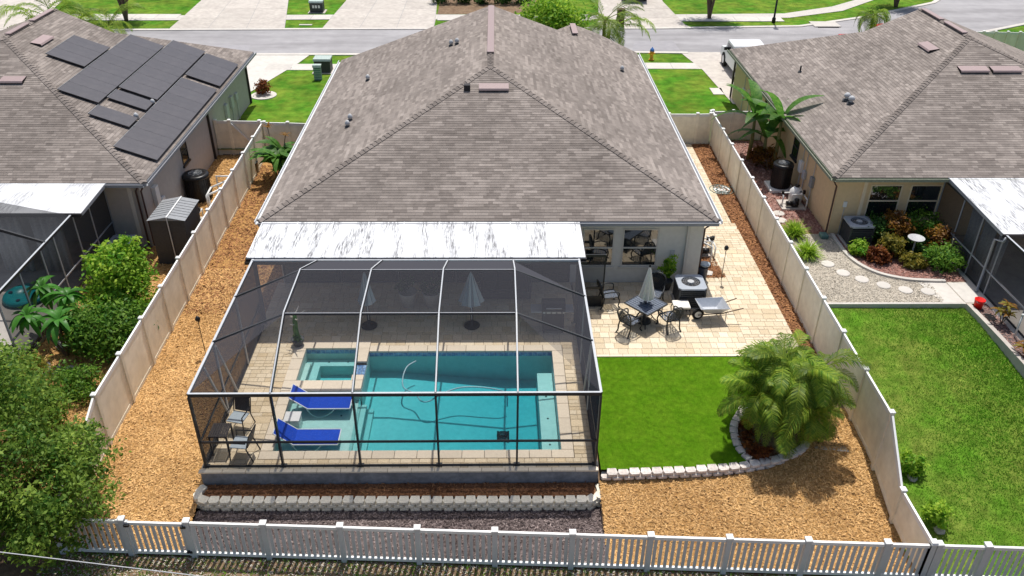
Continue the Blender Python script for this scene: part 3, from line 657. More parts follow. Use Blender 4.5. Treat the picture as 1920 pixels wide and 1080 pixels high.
def make_house(label, stucco, xl, xr, yb, wx0, wx1, wy0, wy1, lb, rb, gut, singles='back', extra=None):
    ze = 2.6; h = thing('house', label, 'house', ((wx0+wx1)/2, wy0, 0))
    back, left, right, A = roof_faces(xl, xr, yb, ze, lb, rb)
    wl = MB()
    zt = 2.55
    wl.bx(wx0, wy0, -.35, wx1, wy1, zt); wl.build('wall', stucco, h)
    rf_ = MB()
    for f in [back, left, right]+([extra] if extra else []): rf_.slab([Vector(p)-Vector((0, 0, .004)) for p in f], .03)
    # gable infill behind
    if extra: rf_.add([(lb[0][0], lb[0][1]-.3, A[2]-.06), (xl+.4, lb[-1][1]-.4, ze), (xr-.4, rb[-1][1]-.4, ze)], [(0, 1, 2)])
    roof = rf_.build('roof', 'roof_deck', h)
    mb = MB(); singles_l = []
    for k, f in (('back', back), ('left', left), ('right', right)):
        shingle_face(mb, f, singles_l if k == singles else None, roof)
    if extra: shingle_face(mb, extra)
    tag(mb.build('shingle_field', 'shingle', roof), kind='stuff')
    hipcap((xl, yb, ze+.01), A, roof); hipcap((xr, yb, ze+.01), A, roof); R = (lb[0][0], lb[0][1], A[2])
    hipcap(A, R, roof)
    # fascia + gutters
    def gut_run(p, q, out, m_, w_=.11):
        p, q = Vector(p), Vector(q); o_ = Vector(out); g = MB()
        g.beam(p+o_*.012+Vector((0, 0, -.09)), q+o_*.012+Vector((0, 0, -.09)), .02, .15); g.build('fascia', m_, roof)
        g = MB(); g.beam(p+o_*.085+Vector((0, 0, -.115)), q+o_*.085+Vector((0, 0, -.115)), .115, .012); g.beam(p+o_*.142+Vector((0, 0, -.07)), q+o_*.142+Vector((0, 0, -.07)), .012, .10)
        g.beam(p+o_*.142+Vector((0, 0, -.012)), q+o_*.142+Vector((0, 0, -.012)), .028, .016)
        g.build('gutter', m_, roof)
    gut_run((xl, yb, ze), (xr, yb, ze), (0, -1, 0), gut[0]); gut_run((xl, yb, ze), (xl, lb[-1][1], ze), (-1, 0, 0), gut[1]); gut_run((xr, yb, ze), (xr, rb[-1][1], ze), (1, 0, 0), gut[2])
    sf_ = MB(); sf_.bx(xl+.02, yb+.02, ze-.16, xr-.02, wy0-.002, ze-.145); sf_.bx(xl+.02, wy0, ze-.16, wx0-.002, lb[-1][1]-.3, ze-.145); sf_.bx(wx1+.002, wy0, ze-.16, xr-.02, rb[-1][1]-.3, ze-.145); sf_.build('soffit', 'white_metal', roof)
    return h, roof, back, left, right, A
def roofpt(px, py, f):
    a, b_, c_ = Vector(f[0]), Vector(f[1]), Vector(f[-1]); n = (b_-a).cross(c_-a).normalized(); n = n if n.z > 0 else -n; return onplane(px, py, a, n), n
def turbine_vent(px, py, f, roof, r=.06, h=.28, mat='galv', cap=True):
    p, n = roofpt(px, py, f); mb = MB(); mb.tube([p-Vector((0, 0, .05)), p+Vector((0, 0, h))], r, 12); v = mb.build('vent_pipe', mat, roof, smooth=True)
    if cap:
        mb = MB(); mb.lathe([(r*1.9, -.10), (r*2.0, -.02), (r*1.2, .06), (.01, .09)], (p.x, p.y, p.z+h), 12); mb.build('vent_cap', mat, v, smooth=True)
    mb = MB(); mb.lathe([(r*2.6, -.0), (r*1.1, .05)], (p.x, p.y, p.z+.02), 12); mb.build('vent_flashing', 'dark_plastic', v)
def box_vent(px0, px1, py, f, roof, hh=.13, dp=.42, axis=None):
    a, n = roofpt(px0, py, f); b_, _ = roofpt(px1, py, f)
    if axis is not None: b_ = a+Vector(axis)
    e = (b_-a).normalized(); v = n.cross(e); v = v if v.z > 0 else -v
    mb = MB(); t = [a+n*hh, b_+n*hh, b_+v*dp+n*.05, a+v*dp+n*.05, a-v*.06+n*(hh-.05), b_-v*.06+n*(hh-.05)]
    mb.add(t+[a+v*dp, b_+v*dp], [(0, 1, 2, 3), (4, 5, 1, 0), (3, 2, 7, 6)]); bv = mb.build('box_vent', 'vent_metal', roof)
    mb = MB(); mb.add([a, b_, b_+n*(hh-.05), a+n*(hh-.05), a+v*dp, b_+v*dp, a+v*dp+n*.04, b_+v*dp+n*.04], [(0, 1, 2, 3), (0, 3, 6, 4), (1, 5, 7, 2)]); mb.build('vent_throat', 'vent_dark', bv)
def ridge_vent(p, q, roof, w_=.3):
    mb = MB(); p, q = Vector(p), Vector(q); mb.beam(p+Vector((0, 0, .07)), q+Vector((0, 0, .07)), w_, .06); mb.build('ridge_vent', 'vent_metal', roof, bevel=.02)
def window(h, x0, x1, z0, z1, y, frame, n_=-1, sash=.5, axis='x', mull=None):
    mb = MB(); w_ = .05
    def bar(a0, a1, c0, c1, d0, d1, m_=mb):
        if axis == 'x': m_.bx(a0, min(y+n_*d0, y+n_*d1), c0, a1, max(y+n_*d0, y+n_*d1), c1)
        else: m_.bx(min(y+n_*d0, y+n_*d1), a0, c0, max(y+n_*d0, y+n_*d1), a1, c1)
    bar(x0, x1, z0, z0+w_, .002, .03); bar(x0, x1, z1-w_, z1, .002, .03); bar(x0, x0+w_, z0+w_, z1-w_, .002, .03); bar(x1-w_, x1, z0+w_, z1-w_, .002, .03)
    zm = z0+(z1-z0)*sash; bar(x0+w_, x1-w_, zm-.025, zm+.025, .002, .035)
    wd = mb.build('window', frame, h)
    for a, c_ in ((z0+w_, zm-.025), (zm+.025, z1-w_)):
        g = MB(); bar(x0+w_, x1-w_, a, c_, .003, .010, g); g.build('pane', 'window_glass', wd)
    s_ = MB(); bar(x0-.06, x1+.06, z0-.09, z0-.004, .002, .07, s_); s_.build('sill', frame, wd)
    return wd
def downspout(h, x, y, z1, mat, z0=.02, r=.035, elbow=(.0, -.25), bend=(0, .3)):
    mb = MB(); mb.tube([(x+bend[0], y-bend[1]+.0, z1), (x+bend[0], y-bend[1], z1-.08), (x, y, z1-.35), (x, y, z0+.12), (x+elbow[0], y+elbow[1], z0+.03)], r, 6); return mb.build('downspout', mat, h)
# own house
XL, XR, YB = -7.98, 7.57, 25.19
hm, roof, fb, fl, fr, A = make_house('single storey house with brown hip roof, grey stucco and white roofed lanai beside the pool', 'stucco_grey', XL, XR, YB, -7.55, 7.2, 25.5, 43.0,
    [(-.21, 42.8), (-7.98, 43.2)], [(-.21, 42.8), (4.1, 43.0), (4.1, 45.5), (5.45, 45.6), (7.57, 44.7)], ('gutter_grey', 'gutter_white', 'gutter_white'),
    extra=[(1.2, 45.4, 2.78), (1.2, 42.9, 2.78), (4.1, 43.0, 3.89), (4.1, 45.5, 3.89)])
ridge_vent((-.21, 34.6, A[2]), (-.21, 42.4, A[2]), roof); ridge_vent((4.1, 43.3, 3.92), (4.1, 45.2, 3.92), roof)
box_vent(898, 954, 171, fb, roof); 
p, n = roofpt(876, 168, fb); q = MB(); q.bx(p.x-.12, p.y-.1, p.z-.05, p.x+.12, p.y+.14, p.z+.2); q.build('exhaust_vent', 'vent_dark', roof)
for x, y in ((657, 226), (652, 238), (690, 151), (846, 86), (857, 83)): turbine_vent(x, y, fl, roof, .05, .2)
turbine_vent(1166, 134, fr, roof, .05, .2)
window(hm, 3.02, 4.12, .66, 2.16, 25.5, 'trim_grey'); window(hm, 4.40, 5.66, .66, 2.16, 25.5, 'trim_grey')
# lanai glass doors, extended over the whole wall to darken the shaded lanai
for i, x in enumerate((-7.5, -5.47, -3.44, -1.41, .62)):
    d_ = MB(); d_.bx(x, 25.45, .02, x+2.0, 25.497, 2.2); d_ = d_.build('darkening_sliding_door', 'bronze_metal', hm); g = MB(); g.bx(x+.08, 25.435, .1, x+1.92, 25.449, 2.12); g.build('pane', 'window_glass', d_)
q = MB(); q.bx(6.12, 25.47, 1.02, 6.28, 25.498, 1.3); mbx = q.build('disconnect_box', 'galv', hm); q = MB(); q.tube([(6.2, 25.47, 1.02), (6.2, 25.46, .2)], .018); q.build('conduit', 'galv', mbx)
q = MB(); q.bx(6.62, 25.40, .0, 6.72, 25.499, 2.42); q.build('corner_trim', 'trim_grey', hm)
downspout(hm, 7.27, 25.65, 2.42, 'downspout_brown', bend=(.15, .2), elbow=(.2, 0))
# white lanai roof
lr = thing('lanai_roof', 'white aluminium pan roof with black mildew streaks between the house and pool screen', 'roof', (-2.5, 22.9, 2.5))
for i in range(9):
    x0 = -7.86+i*10.7/9; x1 = x0+10.7/9
    q = MB(); q.slab([(x0+.004, 22.93, 2.50), (x1-.004, 22.93, 2.50), (x1-.004, 25.17, 2.585), (x0+.004, 25.17, 2.585)], .07); pn = q.build('roof_panel', 'pan_roof', lr)
    q = MB(); q.beam((x0+.02, 22.94, 2.505), (x0+.02, 25.16, 2.59), .035, .02); q.build('rib', 'white_metal', pn)
q = MB(); q.beam((-7.88, 22.91, 2.40), (2.87, 22.91, 2.40), .04, .13); q.beam((-7.88, 22.83, 2.34), (2.87, 22.83, 2.34), .13, .02); q.beam((-7.88, 22.77, 2.385), (2.87, 22.77, 2.385), .015, .09); q.build('gutter', 'gutter_dark', lr)
q = MB(); q.beam((-7.87, 22.95, 2.40), (-7.87, 25.17, 2.48), .02, .12); q.beam((2.86, 22.95, 2.40), (2.86, 25.17, 2.48), .02, .12); q.build('fascia', 'gutter_dark', lr)
for x in (-7.62, -4.2, -.8, 2.62):
    q = MB(); q.bx(x-.05, 22.88, .0, x+.05, 22.98, 2.37); q.build('post', 'bronze_metal', lr)
# ---------------------------------------------------------------- pool screen enclosure
cg = thing('screen_enclosure', 'mansard screen enclosure of bronze and white aluminium beams over the pool', 'enclosure', (-2.5, 16.27, 0))
CX = [-7.62, -5.6, -3.57, -1.51, .54, 2.62]; FY, EZ, P1, P2y, PZ, HY, HZ = 16.27, 2.42, 18.45, 20.68, 3.37, 22.74, 2.46
def bar(name, p, q, w_, h_, mat='bronze_metal', par=None):
    mb = MB(); mb.beam(p, q, w_, h_); return mb.build(name, mat, par or cg)
def scr(pts, mat='screen', par=None, name='screen_panel'):
    mb = MB(); mb.add(pts, [tuple(range(len(pts)))]); return mb.build(name, mat, par or cg)
prof = [(FY, EZ), (P1, PZ), (P2y, PZ), (HY, HZ)]
for i, x in enumerate(CX):
    bar('post', (x, FY, 0.005), (x, FY, EZ-.05), .05, .10)
    fp = MB(); fp.bx(x-.08, FY-.04, .003, x+.08, FY+.09, .03); fp.build('foot_plate', 'bronze_metal', cg)
    if 0 < i < 5:
        for (ya, za), (yb_, zb) in zip(prof, prof[1:]):
            bm_ = bar('beam', (x, ya, za), (x, yb_, zb), .05, .12)
            bar('beam_cap', (x, ya+.002, za+.064), (x, yb_, zb+.064), .034, .006, 'alu_metal', bm_)
for x in (CX[0], CX[5]):
    rl = bar('side_rail', (x, FY, EZ), (x, HY+.1, EZ+.03), .06, .08); bar('rail_cap', (x, FY, EZ+.045), (x, HY+.1, EZ+.075), .064, .012, 'alu_metal', rl)
    for y in (P1, P2y): bar('post', (x, y, .005), (x, y, EZ-.04), .06, .06, 'alu_metal')
    bar('chair_rail', (x, FY+.05, .86), (x, HY, .86), .04, .05); bar('base_rail', (x, FY+.05, .03), (x, HY, .03), .04, .05)
    s_ = 1 if x < 0 else -1
    bar('brace', (x+s_*.02, P1+.9, .05), (x+s_*.02, P1+.05, 2.3), .05, .05, 'alu_metal')
    if x < 0: bar('brace', (x+.02, FY+1.2, 2.35), (x+.02, FY+2.1, .05), .05, .05, 'alu_metal')
fr_ = bar('front_rail', (CX[0], FY, EZ), (CX[5], FY, EZ), .06, .09); bar('rail_cap', (CX[0], FY, EZ+.051), (CX[5], FY, EZ+.051), .056, .012, 'alu_metal', fr_)
for x0, x1 in zip(CX, CX[1:]):
    bar('chair_rail', (x0+.026, FY, .86), (x1-.026, FY, .86), .04, .055); bar('base_rail', (x0+.026, FY, .03), (x1-.026, FY, .03), .04, .05)
    scr([(x0+.026, FY, .05), (x1-.026, FY, .05), (x1-.026, FY, EZ-.05), (x0+.026, FY, EZ-.05)])
for y in (P1, P2y):
    for i in range(1, 4):
        pr = bar('purlin', (CX[i]+.027, y, PZ), (CX[i+1]-.027, y, PZ), .05, .06); bar('purlin_cap', (CX[i]+.027, y-.006, PZ+.034), (CX[i+1]-.027, y-.006, PZ+.034), .026, .006, 'gutter_grey', pr)
    for a, b_ in ((0, 1), (5, 4)): bar('purlin', (CX[a], y, EZ+.05), (CX[b_], y, PZ), .045, .055, 'dark_plastic')
bar('house_rail', (CX[0], HY+.02, HZ+.02), (CX[5], HY+.02, HZ+.02), .05, .07, 'alu_metal')
for (ya, za), (yb_, zb) in zip(prof, prof[1:]):
    for i in range(1, 4): scr([(CX[i]+.027, ya, za+.02), (CX[i+1]-.027, ya, za+.02), (CX[i+1]-.027, yb_, zb+.02), (CX[i]+.027, yb_, zb+.02)])
    for a, b_ in ((0, 1), (5, 4)): 
        mb = MB(); ea = EZ+.03; pts = [(CX[a], ya, ea), (CX[b_], ya, za+.02), (CX[b_], yb_, zb+.02), (CX[a], yb_, ea)]
        if za == EZ: pts = [(CX[a], ya, ea), (CX[b_], ya, ea), (CX[b_], yb_, zb+.02), (CX[a], yb_, ea)]
        mb.add(pts, [(0, 1, 2), (0, 2, 3)]); mb.build('screen_panel', 'screen', cg)
for x in (CX[0], CX[5]):
    for ya, yb_ in ((FY+.03, P1-.03), (P1+.03, P2y-.03), (P2y+.03, HY)):
        scr([(x, ya, .05), (x, yb_, .05), (x, yb_, EZ-.04), (x, ya, EZ-.04)])
# open screen door at the right wall
dr = thing('screen_door', 'dark framed screen door standing open beside the patio chairs', 'door', (2.78, 23.9, .02))
for a, b_ in (((2.80, 23.9, .04), (3.62, 23.9, .04)), ((2.80, 23.9, 2.0), (3.62, 23.9, 2.0)), ((2.80, 23.9, .75), (3.62, 23.9, .75))): bar('door_rail', a, b_, .04, .09, par=dr)
for x in (2.80, 3.62): bar('door_stile', (x, 23.9, .02), (x, 23.9, 2.05), .04, .07, par=dr)
scr([(2.80, 23.9, .04), (3.62, 23.9, .04), (3.62, 23.9, 2.0), (2.80, 23.9, 2.0)], 'screen_dark', dr, 'door_screen')
q = MB(); q.bx(2.84, 23.89, .08, 3.59, 23.91, .42); q.build('kick_plate', 'bronze_metal', dr)
# ---------------------------------------------------------------- retaining blocks
BL = {}
def blockmesh(L_, h=.11, d=.16):
    k = round(L_, 2)
    if k not in BL:
        x = L_/2-.006; x2 = x*.8; mb = MB(); f_ = -.06
        mb.add([(-x, 0, 0), (x, 0, 0), (x2, d, 0), (-x2, d, 0), (-x*.75, f_, .015), (x*.75, f_, .015), (-x, 0, h), (x, 0, h), (x2, d, h), (-x2, d, h), (-x*.75, f_, h-.02), (x*.75, f_, h-.02)],
               [(3, 2, 1, 0), (6, 7, 8, 9), (10, 11, 7, 6), (4, 5, 11, 10), (0, 1, 5, 4), (0, 4, 10, 6), (1, 7, 11, 5), (1, 2, 8, 7), (2, 3, 9, 8), (3, 0, 6, 9)]); BL[k] = mb.mesh('wall_block')
    return BL[k]
def blockwall(label, path, zs, L_=.285, mat='block', d=.22):
    P = spline([(*p, 0) for p in path], 12); cum = [0]
    for a, b_ in zip(P, P[1:]): cum.append(cum[-1]+(b_-a).length)
    t = thing('block_wall', label, 'wall', (P[0].x, P[0].y, zs[0]))
    def at(s_):
        for i in range(len(P)-1):
            if cum[i+1] >= s_ or i == len(P)-2:
                f_ = (s_-cum[i])/(cum[i+1]-cum[i]); return P[i].lerp(P[i+1], f_), (P[i+1]-P[i]).normalized()
    n = int(cum[-1]/L_); L2 = cum[-1]/n
    for k, z in enumerate(zs):
        for i in range(n-(k % 2)):
            p, u_ = at((i+.5+.5*(k % 2))*L2); me = blockmesh(L2)
            if not me.materials: me.materials.append(MATS[mat])
            if me.materials[0] != MATS[mat]: me = me.copy(); me.materials[0] = MATS[mat]; BL[round(L2, 2)] = me
            o = bpy.data.objects.new('wall_block', me); C.objects.link(o); o.parent = t
            ang = math.atan2(u_.y, u_.x)+random.uniform(-.03, .03); o.rotation_euler.z = ang
            o.location = Vector((p.x, p.y, z+random.uniform(-.004, .004)))+Vector((-u_.y, u_.x, 0))*random.uniform(-.008, .012)-Vector((P[0].x, P[0].y, zs[0]))
    return t
blockwall('cream split face block wall three courses high below the pool deck', [(-7.72, 16.05), (-7.82, 15.75), (-7.62, 15.50), (-6.8, 15.46), (-2, 15.42), (1.9, 15.40), (2.55, 15.46), (2.78, 15.68), (2.76, 16.0)], (-.74, -.625, -.51))
blockwall('pale block edging holding the front of the green turf', [(2.75, 16.0), (3.8, 16.02), (5.2, 16.09), (6.2, 16.18), (7.28, 16.38), (8.1, 16.68), (8.5, 16.98), (8.62, 17.3)], (-.26, -.14), .29, 'block_red')
blockwall('curved pale block edging round the palm bed', [(6.85, 16.48), (6.66, 16.9), (6.68, 17.5), (6.82, 17.95), (7.25, 18.6)], (-.09,), .24, 'block_red')
bed = [(6.9, 16.5), (7.3, 16.62), (8.1, 16.95), (8.5, 17.3), (8.6, 18.8), (8.0, 19.1), (7.4, 18.6), (6.85, 17.8), (6.75, 17.1)]
sheet('planting_bed', bed, 'soil', z=-.05)
q = MB(); q.prism([(8.7, 16.9), (9.62, 16.8), (9.6, 18.4), (8.75, 18.3)], -.28, -.08); tag(q.build('garden_slab', 'concrete_white', bevel=.02), 'pale concrete slab in the mulch behind the palm', 'slab')
# ---------------------------------------------------------------- fences
def post_cap(par, x, y, z, s_=.15, mat='white_vinyl'):
    mb = MB(); mb.add([(x-s_/2, y-s_/2, z), (x+s_/2, y-s_/2, z), (x+s_/2, y+s_/2, z), (x-s_/2, y+s_/2, z), (x-s_/2, y-s_/2, z+.035), (x+s_/2, y-s_/2, z+.035), (x+s_/2, y+s_/2, z+.035), (x-s_/2, y+s_/2, z+.035), (x, y, z+.075)],
        [(3, 2, 1, 0), (0, 1, 5, 4), (1, 2, 6, 5), (2, 3, 7, 6), (3, 0, 4, 7), (4, 5, 8), (5, 6, 8), (6, 7, 8), (7, 4, 8)]); mb.build('cap', mat, par)
def privacy(label, posts, base, mat='fence_vinyl'):   # posts: (x,y,ztop)
    t = thing('privacy_fence', label, 'fence', (posts[0][0], posts[0][1], base(posts[0][0], posts[0][1])))
    for i, (x, y, zt) in enumerate(posts):
        mb = MB(); zb = base(x, y)-.05; mb.bx(x-.063, y-.063, zb, x+.063, y+.063, zt-.03); po = mb.build('post', mat, t); post_cap(po, x, y, zt-.03)
        if i:
            xa, ya, za = posts[i-1]; xb, yb_, zb2 = x, y, zt; A_ = Vector((xa, ya, 0)); B_ = Vector((xb, yb_, 0)); u_ = (B_-A_).normalized()*.065; A_ += u_; B_ -= u_
            ba, bb = base(xa, ya)+.04, base(xb, yb_)+.04; s_ = Vector((-u_.y, u_.x, 0)).normalized()*.02
            mb = MB(); za_, zb_ = za-.10, zb2-.10
            mb.add([A_-s_+Vector((0, 0, ba)), B_-s_+Vector((0, 0, bb)), B_-s_+Vector((0, 0, zb_)), A_-s_+Vector((0, 0, za_)), A_+s_+Vector((0, 0, ba)), B_+s_+Vector((0, 0, bb)), B_+s_+Vector((0, 0, zb_)), A_+s_+Vector((0, 0, za_))],
                   [(0, 1, 2, 3), (7, 6, 5, 4), (3, 2, 6, 7), (0, 4, 5, 1), (0, 3, 7, 4), (1, 5, 6, 2)]); pn = mb.build('panel', mat, t)
            for zz, nm in (((za-.12, zb2-.12), 'top_rail'), ((ba+.07, bb+.07), 'bottom_rail')):
                mb = MB(); mb.beam(A_+Vector((0, 0, zz[0])), B_+Vector((0, 0, zz[1])), .055, .13); mb.build(nm, mat if nm != 'top_rail' else 'white_vinyl', pn)
    return t
rp = [(rf(y), y, 1.75-.0123*(y-20)) for y in [38.24-1.83*i for i in range(13)]]
rp = [(rf(38.6)+.05, 38.9, 1.53)]+rp+[(rf(14.75), 14.75, .60), (10.16, 13.16, .53)]
privacy('beige vinyl privacy fence between the patio and the tan house', rp, lambda x, y: lerp(-.74, -.09, (y-14)/2.6))
lp = [(lf(y), y, 1.43-.0045*(y-20)) for y in [37.67-1.83*i for i in range(12)]]
lp += [(lf(16.0), 16.0, .85), (lf(14.4), 14.4, .53)]
privacy('beige vinyl privacy fence along the mulch strip beside the grey house', lp, lambda x, y: lerp(-.74, -.40, (y-14)/3.2))
privacy('short beige vinyl fence with gate between the right fence and the pool house', [(7.32, 38.5, 1.52), (8.35, 38.5, 1.52), (9.75, 38.5, 1.52), (10.40, 38.55, 1.52)], lambda x, y: -.12)
privacy('beige vinyl gate and fence between the left fence and the pool house', [(-10.86, 37.55, 1.42), (-9.75, 37.5, 1.42), (-8.6, 37.4, 1.42), (-7.62, 37.4, 1.42)], lambda x, y: -.36)
lg = privacy('beige vinyl gate between the solar roofed house and the left fence', [(-13.2, 37.75, 1.42), (-12.55, 37.75, 1.42), (-11.12, 37.7, 1.42)], lambda x, y: -.36)
bar('gate_brace', (-12.45, 37.66, 1.25), (-11.25, 37.64, -.1), .04, .07, 'white_vinyl', lg)
privacy('grey vinyl fence behind the banana plants beside the tan house', [(10.5, 38.9, 1.5), (11.6, 38.95, 1.5), (13.05, 38.95, 1.5)], lambda x, y: -.1)
privacy('pale vinyl fence beyond the tan house roof', [(*(U(1800, 57, 1.75).lerp(U(1960, 60, 1.75), i/7))[:2], 1.75) for i in range(8)], lambda x, y: -.05)
# picket fence
def pick_y(x): return 14.0-.0485*(x+7.36)
def picket(label, xs, zb=-.78, ht=1.24, name='picket_fence', cat='fence'):
    t = thing(name, label, cat, (xs[0], pick_y(xs[0]), zb))
    for i, x in enumerate(xs):
        y = pick_y(x); mb = MB(); mb.bx(x-.063, y-.063, zb-.04, x+.063, y+.063, zb+ht); po = mb.build('post', 'picket_vinyl_shaded', t); post_cap(po, x, y, zb+ht, .16)
        if i: 
            xa = xs[i-1]; bay(t, xa+.065, x-.065, zb, ht)
    return t
def bay(t, xa, xb, zb, ht):
    A_ = Vector((xa, pick_y(xa), 0)); B_ = Vector((xb, pick_y(xb), 0))
    for z, h_ in ((zb+ht-.09, .09), (zb+.12, .09)):
        mb = MB(); mb.beam(A_+Vector((0, 0, z)), B_+Vector((0, 0, z)), .06, h_); mb.build('rail', 'white_vinyl', t)
    n = max(2, round((xb-xa)/.140)); z0, z1 = zb+.165, zb+ht-.135
    for k in range(n):
        p = A_.lerp(B_, (k+.5)/n); o = bpy.data.objects.new('picket', PK); C.objects.link(o); o.parent = t; o.location = Vector((p.x, p.y, z0))-worg(t); o.scale.z = (z1-z0); o.rotation_euler.z = -.0485
mb = MB(); mb.bx(-.038, -.012, 0, .038, .012, 1); PK = mb.mesh('picket'); PK.materials.append(MATS['picket_vinyl_shaded'])
picket('white vinyl picket fence along the rear of the pool yard', [-7.36+1.83*i for i in range(10)]+[10.16])
picket('white vinyl picket fence behind the neighbouring green lawn', [10.30, 11.42, 12.9, 14.5])
picket('short white picket fence piece beside the picket gate under the tree', [-10.62, -8.92])
gt = thing('picket_gate', 'white picket gate with black hinges between the picket fence pieces', 'gate', (-8.1, pick_y(-8.1), -.78)); bay(gt, -8.84, -7.44, -.78, 1.2)
for x in (-8.84, -7.47): q = MB(); q.bx(x, pick_y(x)-.04, -.72, x+.06, pick_y(x)+.04, .40); q.build('stile', 'picket_vinyl_shaded', gt)
for x, z in ((-8.86, .28), (-7.50, .28), (-7.50, -.58)): q = MB(); q.bx(x, pick_y(x)-.095, z, x+.12, pick_y(x)-.042, z+.06); q.build('hinge', 'black_metal', gt)
# ---------------------------------------------------------------- plants kit
def leafcloud(name, mat, parent, blobs, n, size, shell=.45, clump=.22, per=26, asp=.5, upb=.35):
    nc = max(6, n//per); wv = np.array([(b[3]*b[4]*b[5])**(2/3) for b in blobs]); k = rng.choice(len(blobs), nc, p=wv/wv.sum()); B = np.array(blobs, float)[k]
    d = rng.normal(size=(nc, 3)); d /= np.linalg.norm(d, axis=1)[:, None]; r = shell+(1-shell)*rng.random(nc)**.6
    cc = B[:, :3]+d*B[:, 3:6]*r[:, None]; ct = rng.normal(0, .2, nc)
    idx = rng.integers(0, nc, n); sc = B[idx, 3:6].mean(1)*clump
    P = cc[idx]+rng.normal(size=(n, 3))*sc[:, None]*np.array([1, 1, .75]); out = d[idx]
    nr = out*.5+rng.normal(size=(n, 3))*.6+np.array([0, 0, upb]); nr /= np.linalg.norm(nr, axis=1)[:, None]
    a = np.cross(nr, rng.normal(size=(n, 3))); a /= np.linalg.norm(a, axis=1)[:, None]; b_ = np.cross(nr, a)
    L_ = size*rng.uniform(.65, 1.35, n)/2; W_ = L_*asp
    a = a*L_[:, None]; b_ = b_*W_[:, None]; f_ = nr*(W_*.35)[:, None]
    V = np.stack([P-a, P+b_+f_-a*.1, P+a, P-b_+f_-a*.1], 1).reshape(-1, 3)
    o = npmesh(name, V, np.arange(4*n).reshape(-1, 4), np.clip(.42+ct[idx]+rng.normal(0, .2, n), 0, 1), mat, parent)
    o['kind'] = 'stuff'
    return o, cc
def shrub(name, label, cat, base, blobs, n, size, mat, stems=6, group=None, trunk=.03, bark='bark', **kw):
    t = thing(name, label, cat, base, group); o, cc = leafcloud('crown', mat, t, blobs, n, size, **kw)
    b0 = Vector(base)
    lim = rng.choice(len(cc), min(stems, len(cc)), replace=False); mb = MB()
    cen = Vector(np.mean([b[:3] for b in blobs], axis=0))
    for i in lim:
        e = Vector(cc[i]); mid = b0.lerp(e, .5)+Vector((random.uniform(-.1, .1), random.uniform(-.1, .1), .1)); mid = mid.lerp(Vector((b0.x, b0.y, mid.z)), .4)
        mb.tube(spline([b0+Vector((random.uniform(-.05, .05), random.uniform(-.05, .05), -.05)), mid, e], 4), [trunk*(1-.75*k/8) for k in range(9)], 6)
    mb.build('trunk', bark, t, smooth=True); return t
def frond_mesh(L_, droop, nl=40, lw=.034, ll=.46, curl=.0, seed=0):
    r_ = random.Random(seed); V, Fc, T = [], [], []
    def pt(s_): a = .15+droop*s_; return Vector((s_*L_*math.cos(a*.55), 0, s_*L_*math.sin(.95-droop*s_*.95)*.85+curl))
    pts = [pt(i/12) for i in range(13)]; mb = MB(); mb.tube(pts, [.018*(1-.8*i/12)+.003 for i in range(13)], 5, t=.75)
    for i in range(nl):
        s_ = .16+.84*(i+.5)/nl; p = pt(s_); d = (pt(min(1, s_+.02))-pt(s_-.02)).normalized(); ln = ll*math.sin(math.pi*min(1, .12+s_*.86))**.7*r_.uniform(.85, 1.1)
        for sg in (-1, 1):
            dr_ = (Vector((0, sg, 0))*.85+d*.75+Vector((0, 0, r_.uniform(-.1, .25)))).normalized(); wv = d*lw*.5
            q1 = p+dr_*ln*.55; q2 = q1+(dr_+Vector((0, 0, -.9))).normalized()*ln*.5
            mb.add([p-wv*.5, p+wv*.5, q1+wv, q1-wv, q2], [(0, 1, 2, 3), (3, 2, 4)], r_.uniform(.1, .95))
    me = mb.mesh('frond'); me.materials.append(MATS['leaf_palm']); return me
FR = [frond_mesh(1.9, 1.15, seed=1), frond_mesh(2.1, 1.5, seed=2), frond_mesh(1.6, .85, seed=3), frond_mesh(1.8, 1.75, seed=4)]
def palm(label, base, trunks, nfr, sc=1., name='palm_tree', tr=.05, spread=(.25, 1.25), meshes=FR):
    t = thing(name, label, 'palm', base); b0 = Vector(base)
    for (dx, dy, h_) in trunks:
        mb = MB(); top = Vector((dx*1.7, dy*1.7, h_)); mb.tube([b0+Vector((dx*.5, dy*.5, -.1)), b0+Vector((dx, dy, h_*.5)), b0+top], [tr*1.15, tr, tr*.8], 9); mb.build('trunk', 'palm_stem', t, smooth=True)
        k = max(3, nfr//len(trunks))
        for i in range(k):
            o = bpy.data.objects.new('frond', random.choice(meshes)); C.objects.link(o); o.parent = t; o.location = top+Vector((0, 0, random.uniform(-.12, .05)))
            s_ = sc*random.uniform(.7, 1.15); o.scale = (s_, s_, s_)
            o.rotation_euler = (random.uniform(-.3, .3), random.uniform(-.45, .62), 2*math.pi*(i+random.uniform(-.3, .3))/k+dx*9)
    return t
def leaf_mesh(L_, W_, droop=.6, fold=.25, n=7, mat='leaf_banana', name='leaf', stalk=.0, tip=.0):
    mb = MB(); vs = []
    for i in range(n+1):
        s_ = i/n; x = s_*L_; z = .5*L_*(math.sin(s_*1.4)*.8)-droop*L_*s_*s_; w_ = W_/2*max(.03, math.sin(math.pi*(.04+.94*s_))**.6)
        if s_ < stalk: w_ = W_*.05
        vs += [(x, -w_, z+fold*w_), (x, 0, z), (x, w_, z+fold*w_)]
    fs = []
    for i in range(n): fs += [(3*i, 3*i+3, 3*i+4, 3*i+1), (3*i+1, 3*i+4, 3*i+5, 3*i+2)]
    mb.add(vs, fs); me = mb.mesh(name); me.materials.append(MATS[mat]); me.polygons.foreach_set('use_smooth', [True]*len(me.polygons)); return me
